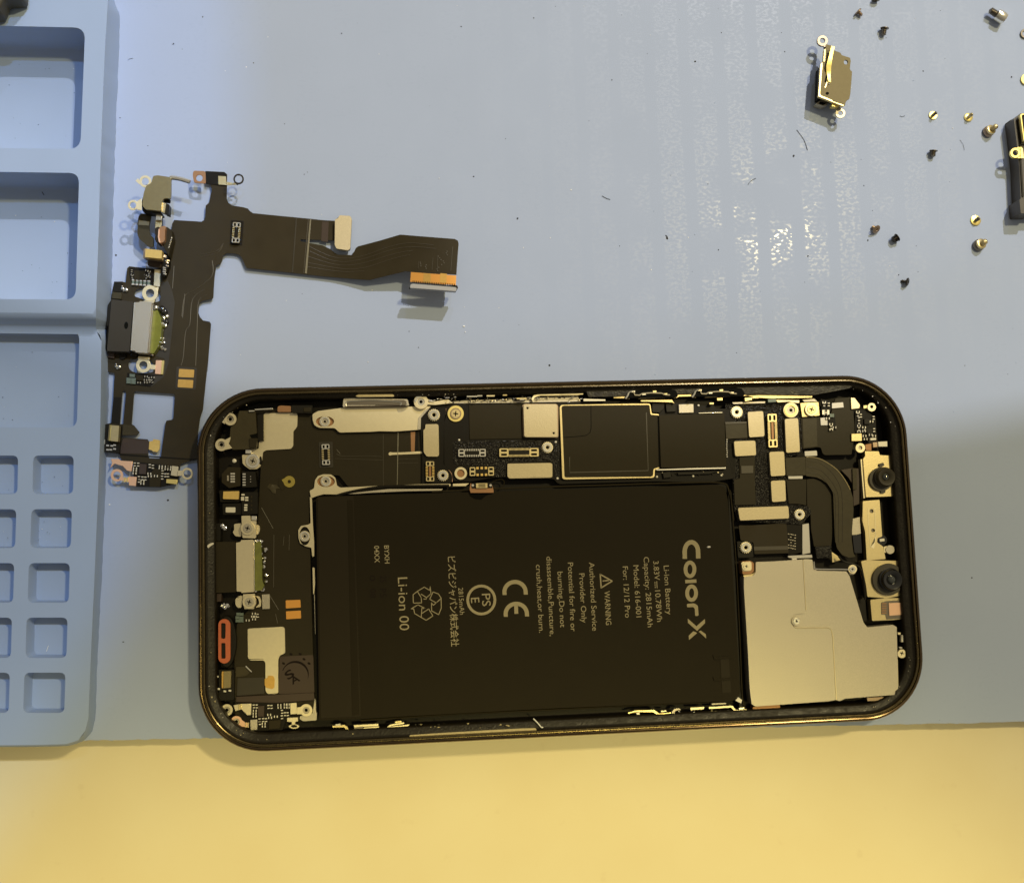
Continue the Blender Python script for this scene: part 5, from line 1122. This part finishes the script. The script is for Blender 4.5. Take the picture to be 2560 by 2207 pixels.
for q_ in range(90):                           # crumbs of torn solder and glue among the clips
    xx = random.uniform(330, 2040); yy = 372-(xx-330)*0.026+random.gauss(0, 16)
    m_.blob(P(*g1('p5', xx, yy), random.uniform(0.40, 0.47)), random.uniform(0.006, 0.019), random.choice(('solder', 'bright_tin', 'black_plastic', 'pale_gold')), (random.uniform(0.8, 2.4), 0.7, 0.7), 0.9)
for q_ in range(26):
    m_.blob(P(*g1('p5', random.uniform(60, 420), random.uniform(255, 400)), random.uniform(0.46, 0.54)), random.uniform(0.008, 0.022), random.choice(('solder', 'tin', 'grey_white')), (random.uniform(0.8, 2.4), 0.7, 0.7), 0.9)
m_.make('solder_crumb', ph)
def button_clip(f, x0, x1, y0, s_=1.0):
    """switch seat: a dark recess in the ledge with a folded spring strip in it"""
    w_ = x1-x0
    p_ = part('switch_seat', rnd(g(f, (x0-18,y0+70), (x0,y0+18), (x0+40,y0), (x1-60,y0-14), (x1+8,y0-4), (x1+40,y0+50), (x1+30,y0+80), (x0,y0+86)), 4), 0.50, 0.583, 'black_hole', bev=0)
    wire('spring_strip', g(f, (x0-28,y0+95), (x0-4,y0+60), (x0+12,y0+24), (x0+50,y0+8)), 0.60, 0.022, 'bright_tin', p_)
    wire('spring_strip', g(f, (x0+60,y0+10), (x0+78,y0+55), (x0+130,y0+56), (x0+160,y0+38), (x0+w_*0.5,y0+30), (x0+w_*0.72,y0+34), (x0+w_*0.8,y0+52), (x0+w_*0.9,y0+54)), 0.60, 0.017, 'tin', p_, False)
    for q_ in range(4): slab('spring_tab', lrect(g1(f, x0+60+q_*w_*0.23, y0+14+(q_ % 2)*30), 5, 2.2, -0.05), 0.57, 0.61, random.choice(('bright_tin', 'pale_gold', 'tin')), p_)
    return p_
button_clip('q1', 585, 1110, 205); button_clip('q1', 1335, 1860, 190)
for pts_ in ([(420,270), (555,268), (610,285), (605,305), (560,295), (425,292)], [(705,280), (1000,272), (1005,292), (710,302)], [(1090,280), (1160,250), (1310,248), (1355,270), (1350,292), (1300,272), (1165,275), (1110,297)], [(1450,265), (1745,252), (1750,275), (1455,288)], [(730,318), (1080,312), (1110,355), (1085,340), (730,330)], [(1590,292), (1650,290), (1652,318), (1592,320)], [(1505,345), (1550,345), (1550,362), (1505,362)], [(1885,250), (2030,246), (2030,265), (1890,268)], [(85,300), (330,308), (332,325), (85,328)], [(1900,290), (2060,280), (2060,295), (1905,330)]):
    clip('q1', pts_, 0.40, 0.52, random.choice(('pale_gold', 'bright_tin', 'pale_gold')), 0.8)
clip('p7', [(300,215), (520,205), (700,215), (945,222), (940,240), (760,245), (560,248), (420,240)], 0.40, 0.52, 'pale_gold'); clip('p7', [(190,285), (330,280), (500,275), (500,292), (200,300)], 0.36, 0.44, 'satin_steel'); clip('p7', [(600,262), (820,266), (820,290), (620,285)], 0.36, 0.46, 'tin'); clip('p7', [(850,262), (960,250), (990,275), (870,280)], 0.36, 0.46, 'satin_steel')
clip('p7', [(525,255), (600,250), (605,280), (530,285)], 0.36, 0.5, 'teal')
# lower side
for pts_, m__ in (([(245,600), (345,592), (372,605), (390,640), (375,645), (345,612), (248,615)], 'pale_gold'), ([(270,586), (315,582), (316,594), (272,598)], 'bright_tin'), ([(430,594), (640,582), (642,600), (432,612)], 'tin'), ([(515,615), (645,604), (645,625), (516,636)], 'tin'), ([(430,612), (510,604), (508,636), (440,640)], 'screw_dark'), ([(700,630), (740,590), (860,568), (866,582), (760,598), (740,606), (912,588), (900,602), (745,612), (715,634)], 'tin'), ([(785,562), (840,556), (842,568), (786,575)], 'pale_gold')):
    clip('m1', pts_, 0.40, 0.50, m__, 0.8)
for pts_, m__ in (([(930,625), (1000,606), (1160,600), (1200,632), (1305,622), (1300,638), (1195,650), (1150,620), (1000,618), (935,634)], 'pale_gold'), ([(1215,608), (1265,604), (1266,615), (1216,620)], 'tin'), ([(935,662), (975,660), (972,676), (938,678)], 'white_bit'), ([(1000,625), (1030,622), (1035,640), (1012,642)], 'white_bit'), ([(1045,650), (1130,640), (1110,680), (1050,675)], 'satin_steel'), ([(1310,620), (1330,592), (1370,585), (1392,600), (1370,602), (1340,612), (1330,650), (1312,640)], 'satin_steel'), ([(1470,582), (1590,574), (1588,594), (1472,602)], 'tin'), ([(1632,575), (1835,564), (1862,600), (1955,596), (1955,614), (1855,616), (1825,580), (1632,592)], 'tin'), ([(1890,584), (1935,580), (1936,592), (1892,596)], 'bright_tin'), ([(1380,660), (1440,640), (1470,652), (1560,640), (1700,632), (1760,620), (1770,640), (1720,655), (1560,660), (1450,668), (1390,676)], 'pale_gold'), ([(1655,545), (1780,540), (1780,550), (1656,556)], 'satin_steel'), ([(410,702), (1060,676), (1060,684), (412,712)], 'grey_white'), ([(1860,520), (1885,490), (1918,515), (1910,545)], 'grey_white')):
    clip('m2', pts_, 0.42, 0.52, m__, 0.7)
m_ = Mesh()
for q_ in range(34): m_.blob(P(*g1('m2', random.uniform(1320, 1830), random.uniform(598, 668)), 0.5), random.uniform(0.006, 0.015), random.choice(('solder', 'pale_gold', 'bright_tin')), (1.6, 0.8, 0.6), 0.8)
m_.make('solder_crumb', ph)
part('glue_residue', rnd(g('m1', (910,705), (912,680), (1180,662), (1560,640), (1900,622), (2000,620), (2020,655), (1500,678)), 2), 0.57, 0.625, 'old_glue', bev=0)
part('glue_residue', rnd(g('p2', (148,470), (160,520), (165,600), (150,660), (140,700), (138,560)), 2), 0.56, 0.62, 'old_glue'); part('glue_residue', rnd(g('p2', (195,640), (230,612), (275,600), (280,622), (250,640), (205,675)), 2), 0.56, 0.62, 'white_bit'); part('glue_residue', rnd(g('p2', (140,1130), (165,1160), (172,1290), (160,1450), (142,1400)), 2), 0.56, 0.62, 'old_glue')
m_ = Mesh()
for q_ in range(70):                          # glints of dried adhesive on the ledge
    L_ = rr(random.uniform(0.18, 0.28), 10); a_ = random.randrange(len(L_)); p_, q2 = Vector(L_[a_]), Vector(L_[(a_+1) % len(L_)]); p_ = p_.lerp(q2, random.random())
    m_.blob((p_.x, p_.y, 0.578), random.uniform(0.003, 0.009), random.choice(('glue', 'old_glue', 'glue', 'satin_steel', 'grey_white')), (random.uniform(0.8, 2), random.uniform(0.8, 2), 0.6), 1.0)
o = m_.make('adhesive_crumb', ph); o['kind'] = 'stuff'
wire('glue_thread', g('m2', (115,675), (150,710), (185,750), (200,748)), 0.62, 0.012, 'white_fibre', ph)
part('ledge_step', rnd(g('q1', (95,150), (560,128), (1400,95), (2070,75)) + g('p7', (700,110), (1150,95), (1330,110), (1300,150), (1150,180), (960,215), (300,205)) + g('q1', (1880,235), (1310,240), (560,262), (400,275), (140,282)), 4), 0.3, 0.572, 'glue', None, 0.01)
for f_, p_ in (('p5', [(1000,196), (1300,182), (1700,172), (1955,158), (1960,170), (1700,186), (1300,194), (1010,206)]), ('p5', [(60,208), (560,196), (980,188), (980,196), (560,206), (62,218)]), ('p1', [(1230,84), (1540,80), (1545,90), (1240,94)]), ('p1', [(1560,82), (1680,78), (1684,88), (1566,92)]), ('p1', [(1720,78), (1890,72), (1892,82), (1724,90)]), ('q1', [(10,128), (300,118), (560,112), (540,136), (300,146), (10,152)]), ('m2', [(120,772), (600,758), (605,766), (130,782)]), ('m2', [(900,745), (1500,725), (1500,732), (905,752)])):
    part('glue_residue', rnd(g(f_, *p_), 1), 0.575, 0.612, 'old_glue', None, 0.004)
random.seed(9)
m_ = Mesh()
for q_ in range(60): m_.blob(P(*g1('p4', random.uniform(20, 2000), random.uniform(262, 300)), 0.575), random.uniform(0.004, 0.011), random.choice(('old_glue', 'grey_white', 'satin_steel', 'glue')), (random.uniform(0.6, 1.2), random.uniform(0.8, 2.2), 0.6), 1.0)
for q_ in range(45): m_.blob(P(*g1('m1', random.uniform(940, 2050), random.uniform(580, 625)), 0.572), random.uniform(0.005, 0.014), random.choice(('glue', 'graphite', 'old_glue')), (random.uniform(0.8, 2.6), random.uniform(0.6, 1.2), 0.6), 1.0)
o = m_.make('adhesive_crumb', ph); o['kind'] = 'stuff'

# ------------------------------------------------------------------ loose screws
MS = {}
def head_bm(r, h, m, slot=True):
    k = Mesh()
    k.lathe(Matrix(), [(0, 0), (r*0.9, 0), (r, h*0.15), (r, h*0.7), (r*0.86, h), (r*0.34, h), (r*0.30, h*0.55), (0, h*0.5)], m, 22)
    return k
def loose(label, head, axis, px, z, r, h, sr, sl, m, roll=0.0, sm='', neck=None, n_thread=4):
    """a screw whose head centre stands at pixel px, height z; axis points from the head along the shaft"""
    w0 = P(px[0], px[1], z)
    t = thing('loose_screw', label, 'screw', (w0.x, w0.y, w0.z), 'loose screws scattered on the blue mat')
    R = Vector(axis).normalized().to_track_quat('Z', 'Y').to_matrix().to_4x4()
    flip = R @ Matrix.Rotation(math.pi, 4, 'X')
    k = Mesh(); k.lathe(flip, [(0, 0), (r*0.92, 0), (r, h*0.2), (r, h*0.75), (r*0.84, h), (r*0.34, h), (r*0.28, h*0.5), (0, h*0.45)], m, 22)
    bm_ = k; o_ = bm_.make('screw_head', None, 0, origin=(0, 0, 0)); o_.parent = t; o_.location = (0, 0, 0); WO[o_.name] = Vector(w0)
    k = Mesh(); pr = [(sr*1.05, -0.005)]
    if neck: pr += [(neck[0], 0.0), (neck[0], neck[1]*0.92), (neck[0]*0.9, neck[1])]; z0_ = neck[1]
    else: z0_ = 0.0
    for q_ in range(n_thread):
        a_ = z0_+(sl-z0_)*q_/n_thread; d_ = (sl-z0_)/n_thread
        pr += [(sr*0.80, a_+d_*0.1), (sr, a_+d_*0.5), (sr*0.80, a_+d_*0.9)]
    pr += [(sr*0.7, sl), (sr*0.3, sl+0.02), (0, sl+0.025)]
    k.lathe(R, pr, sm or m, 16); o_ = k.make('screw_shaft', None, 0, origin=(0, 0, 0)); o_.parent = t; o_.location = (0, 0, 0); WO[o_.name] = Vector(w0)
    return t
def S1(x, y): return g1('s1', x, y)
def S2(x, y): return g1('s2', x, y)
loose('tiny dull brown screw lying tilted, beside the loop of the brass bracket', None, (0.55, -0.55, -0.12), S1(643,105), 0.075, 0.085, 0.03, 0.045, 0.10, 'screw_brown')
loose('dark T-shaped screw on its side, between the brown screw and the big stepped screw', None, (-0.15, -0.9, -0.18), S1(868,250), 0.095, 0.095, 0.022, 0.058, 0.14, 'screw_dark')
loose('large stepped screw lying on its side in the top right corner', None, (-0.80, 0.52, 0.0), S1(1835,125), 0.15, 0.135, 0.22, 0.08, 0.17, 'bright_tin', sm='screw_dark', n_thread=5)
loose('small brass screw on its head, leftmost of the two by the thick gold screw', None, (-0.05, -0.02, 1), S1(1288,996), 0.03, 0.095, 0.03, 0.040, 0.14, 'yellow_gold', sm='screw_dark')
loose('small brass screw standing on its head just left of the thick gold screw', None, (-0.02, 0.05, 1), S1(1594,1012), 0.03, 0.10, 0.03, 0.040, 0.15, 'yellow_gold', sm='pale_gold')
loose('thick gold screw with round collar leaning toward the dark module', None, (0.25, 0.15, 0.95), S1(1778,1128), 0.09, 0.125, 0.10, 0.060, 0.20, 'screw_brown', sm='pale_gold', neck=(0.11, 0.06))
loose('dark pan head screw on its side under the pale upright pair', None, (-0.12, -0.85, -0.15), S1(1290,1308), 0.09, 0.09, 0.022, 0.062, 0.11, 'screw_dark')
loose('brown screw showing its recessed drive, next to the glittering patch of mat', None, (-0.35, 0.6, -0.6), S2(322,1226), 0.10, 0.098, 0.03, 0.045, 0.11, 'screw_brown')
loose('black screw lying on its edge just below the brown one', None, (-0.75, -0.45, -0.12), S2(508,1302), 0.10, 0.092, 0.02, 0.078, 0.10, 'screw_black')
loose('round black screw head down alone, lowest of all the loose screws', None, (-0.62, 0.25, -0.55), S2(597,1695), 0.085, 0.088, 0.03, 0.035, 0.12, 'screw_black')
loose('flat gold screw with a wide bright head, above the stout gold one', None, (-0.02, 0.0, 1), S2(1214,1146), 0.03, 0.118, 0.025, 0.042, 0.12, 'yellow_gold', sm='screw_dark')
loose('stout gold screw leaning with a dark collar, below the wide bright one', None, (0.22, 0.12, 0.95), S2(1252,1362), 0.09, 0.13, 0.10, 0.062, 0.18, 'screw_dark', sm='pale_gold', neck=(0.115, 0.06))
loose('dark screw cut off by the upper picture edge', None, (0.1, 0.9, 0.1), (2190, -1), 0.08, 0.085, 0.03, 0.05, 0.10, 'screw_dark')
# washers at the right picture edge
def washer(px, r, ri, m, label, zz=0.003):
    o_ = Mesh().pc(circ(px, r), zz, zz+0.04, m, holes=[circ(px, ri)]).make('metal_washer', None, 0.01); tag(o_, label, 'washer')
washer((2564, 84), 12, 8, 'screw_dark', 'thin grey ring at the right picture edge, upper of two')
washer((2567, 198), 14, 6, 'yellow_gold', 'yellow gold ring at the right picture edge, lower of two')

# ------------------------------------------------------------------ brass bracket module
bm_ = thing('connector_bracket', 'brass coloured metal bracket module with loops lying beside loose screws', 'bracket', P(2085, 195, 0))
def bp_(name, pts, z0, z1, m, r=1.0, bev=0.008, holes=()): return slab(name, rnd(g('br', *pts), r), z0, z1, m, bm_, bev, holes)
bp_('bracket_plate', [(520,352), (605,375), (650,455), (765,500), (785,540), (930,585), (940,640), (925,785), (962,820), (960,880), (935,1200), (915,1290), (865,1325), (850,1360), (845,1400), (825,1415), (430,1262), (385,1245), (375,1215), (425,690), (445,660), (475,650), (485,440), (512,430)], 0.38, 0.42, 'brass_dull', 1.2, 0.012, [circ(g1('br', 856, 660), 5.2, 16, 5.8)])
bp_('plate_rim', [(385,1215), (425,690), (452,665), (455,700), (412,1200), (430,1232), (820,1395), (815,1415), (430,1262), (385,1245)], 0.36, 0.435, 'pale_gold', 0.6, 0.012)
bp_('plate_rim', [(470,650), (485,440), (512,432), (498,650)], 0.36, 0.43, 'brass', 0.6)
bp_('bracket_body', [(440,700), (930,830), (905,1270), (420,1240)], 0.03, 0.378, 'black_plastic', 1.0, 0.01)
lug(g1('br', 457, 290), 13.5, 6.6, 0.30, bm_, 'screw_dark', arm=g('br', (470,370), (530,330), (530,420), (490,430)), th=0.05)
lug(g1('br', 765, 1535), 12.5, 5.6, 0.24, bm_, 'satin_steel', arm=g('br', (660,1430), (750,1425), (800,1470), (700,1520)), th=0.03)
bp_('foot_tab', [(618,1365), (740,1405), (735,1428), (620,1412)], 0.22, 0.36, 'yellow_gold')
bp_('foot_frame', [(395,1330), (430,1310), (545,1345), (530,1400), (460,1410), (340,1370)], 0.06, 0.24, 'satin_steel'); bp_('frame_hole', [(420,1335), (530,1360), (470,1395), (390,1370)], 0.1, 0.25, 'black_hole', 1, 0)
k = Mesh()
sp_ = g('br', (635,390), (590,590), (565,720), (560,800), (565,880), (570,950), (580,1000))
zz_ = [0.56, 0.52, 0.50, 0.46, 0.45, 0.44, 0.43]; wd_ = [26, 30, 42, 40, 28, 26, 20]
i_ = k.mi('yellow_gold'); rows = []
for (x_, y_), z_, w_ in zip(sp_, zz_, wd_): rows.append([k.bm.verts.new(P(x_-w_/6.87, y_-1, z_)), k.bm.verts.new(P(x_+w_/6.87, y_+1, z_)), k.bm.verts.new(P(x_+w_/6.87, y_+1, z_-0.02)), k.bm.verts.new(P(x_-w_/6.87, y_-1, z_-0.02))])
for A, B_ in zip(rows, rows[1:]):
    for j in range(4): k.bm.faces.new((A[j], A[(j+1) % 4], B_[(j+1) % 4], B_[j])).material_index = i_
k.make('leaf_spring', bm_)
k = Mesh().pc(rnd(g('br', (520,860), (545,830), (520,1010), (490,1000)), 1), 0.40, 0.425, 'black_hole').pc(circ(g1('br', 538, 1195), 4.2, 14, 3.6), 0.40, 0.424, 'black_hole').pc(g('br', (525,1000), (540,1005), (510,1100), (492,1095)), 0.42, 0.428, 'pale_gold'); k.blob(P(*g1('br', 568, 1028), 0.43), 0.018, 'bright_tin'); k.make('plate_mark', bm_)

# ------------------------------------------------------------------ dark module at the right edge
dm = thing('earpiece_module', 'tall black module with a brass lug, cut off by the right picture edge', 'module', P(2570, 400, 0))
def rp_(name, pts, z0, z1, m, r=1.0, bev=0.012, holes=()): return slab(name, rnd(g('rt', *pts), r), z0, z1, m, dm, bev, holes)
rp_('module_body', [(1395,285), (1490,205), (1800,180), (1850,1690), (1530,1690), (1500,1500), (1478,1000), (1440,650)], 0.0, 0.36, 'module_grey', 2, 0.02)
rp_('module_side', [(1338,305), (1392,280), (1440,650), (1476,1000), (1502,1490), (1472,1500), (1430,1000), (1392,650)], 0.0, 0.20, 'black_plastic', 1)
rp_('module_rib', [(1446,300), (1470,285), (1510,690), (1486,695)], 0.36, 0.385, 'black_plastic', 1)
rp_('module_rib', [(1490,880), (1512,880), (1548,1440), (1524,1440)], 0.36, 0.385, 'black_plastic', 1)
rp_('module_frame', [(1495,225), (1515,208), (1800,190), (1800,640), (1560,620), (1545,600)], 0.42, 0.50, 'yellow_gold', 1.5, 0.01, [rnd(g('rt', (1512,240), (1525,222), (1780,205), (1780,620), (1565,605), (1555,590)), 1)])
rp_('module_face', [(1505,230), (1780,205), (1790,630), (1555,600)], 0.40, 0.46, 'black_board')
lug(g1('rt', 1422, 788), 12.8, 7.0, 0.36, dm, 'yellow_gold', arm=g('rt', (1440,705), (1515,702), (1540,870), (1445,868), (1490,840), (1490,740)), th=0.06)
rp_('lug_mount', [(1500,706), (1530,720), (1548,870), (1500,868)], 0.2, 0.43, 'pale_gold')
rp_('module_foot', [(1480,1480), (1560,1450), (1700,1440), (1700,1690), (1500,1690)], 0.0, 0.44, 'module_grey', 3)

# ------------------------------------------------------------------ dust and fibres
random.seed(44)
k = Mesh()
spots = [(1294,546,3,'speck'), (1374,913,3,'speck'), (854,84,2.4,'speck'), (1738,154,2.2,'speck'), (1984,390,3,'speck'), (2020,640,3,'speck'), (1530,200,1.6,'speck'), (1667,595,3,'speck'), (1770,460,2,'speck'), (290,638,2.2,'speck'), (434,110,2,'speck'), (300,295,1.8,'speck'), (420,1250,2.4,'speck'), (308,1604,2,'speck'), (2529,193,2.2,'speck'), (2170,601,2.5,'speck'), (2247,687,2.4,'speck'), (1160,816,3.5,'white_fibre'), (1163,830,2.4,'white_fibre'), (1098,446,1.6,'white_fibre'), (2382,321,2,'white_fibre'), (274,1261,2.4,'white_fibre'), (920,905,1.8,'white_fibre')]
for x_, y_, r_, m__ in spots: k.blob(P(x_, y_, 0.008), r_/122*0.8, m__, (random.uniform(0.6, 1.3), random.uniform(0.6, 1.4), 0.5), 0.5)
for q_ in range(150):
    x_, y_ = random.uniform(300, 2550), random.uniform(5, 1100 if random.random() < 0.8 else 1800)
    k.blob(P(x_, y_, 0.004), random.uniform(0.004, 0.010), random.choice(('speck', 'speck', 'silicone', 'white_fibre')), (random.uniform(0.6, 1.8), random.uniform(0.6, 1.8), 0.4), 0.6)
for q_ in range(60):
    x_, y_ = random.uniform(5, 190), random.choice((random.uniform(140, 365), random.uniform(490, 740), random.uniform(870, 1060), random.uniform(1160, 1225), random.uniform(1300, 1360)))
    k.blob(P(x_, y_, 0.14 if y_ < 800 else 0.27), random.uniform(0.004, 0.009), random.choice(('speck', 'speck', 'white_fibre')), (1.2, 0.8, 0.4), 0.6)
for ln, r_, m__ in (([(1992,325), (2010,350), (2019,376)], 0.005, 'speck'), ([(1505,490), (1516,496), (1526,499)], 0.005, 'speck'), ([(2400,350), (2408,362), (2411,376)], 0.003, 'speck'), ([(1664,588), (1668,592), (1670,598)], 0.008, 'speck'), ([(2250,290), (2254,292), (2262,290)], 0.004, 'speck'), ([(1870,462), (1878,452), (1890,446)], 0.005, 'speck'), ([(320,150), (325,147), (332,146)], 0.005, 'silicone')):
    k.tube([P(x, y, 0.012) for x, y in smooth_line(ln, 4)], r_, m__, 5)
k.tube([P(x, y, 0.24) for x, y in ((116, 1628), (121, 1613))], 0.006, 'white_fibre', 5); k.tube([P(105, 480, 0.15), P(110, 488, 0.15)], 0.008, 'speck', 5)
o = k.make('dust', None); o['kind'] = 'stuff'; o['label'] = 'scattered dust specks and fibres on the mat and tray'; o['category'] = 'dust'
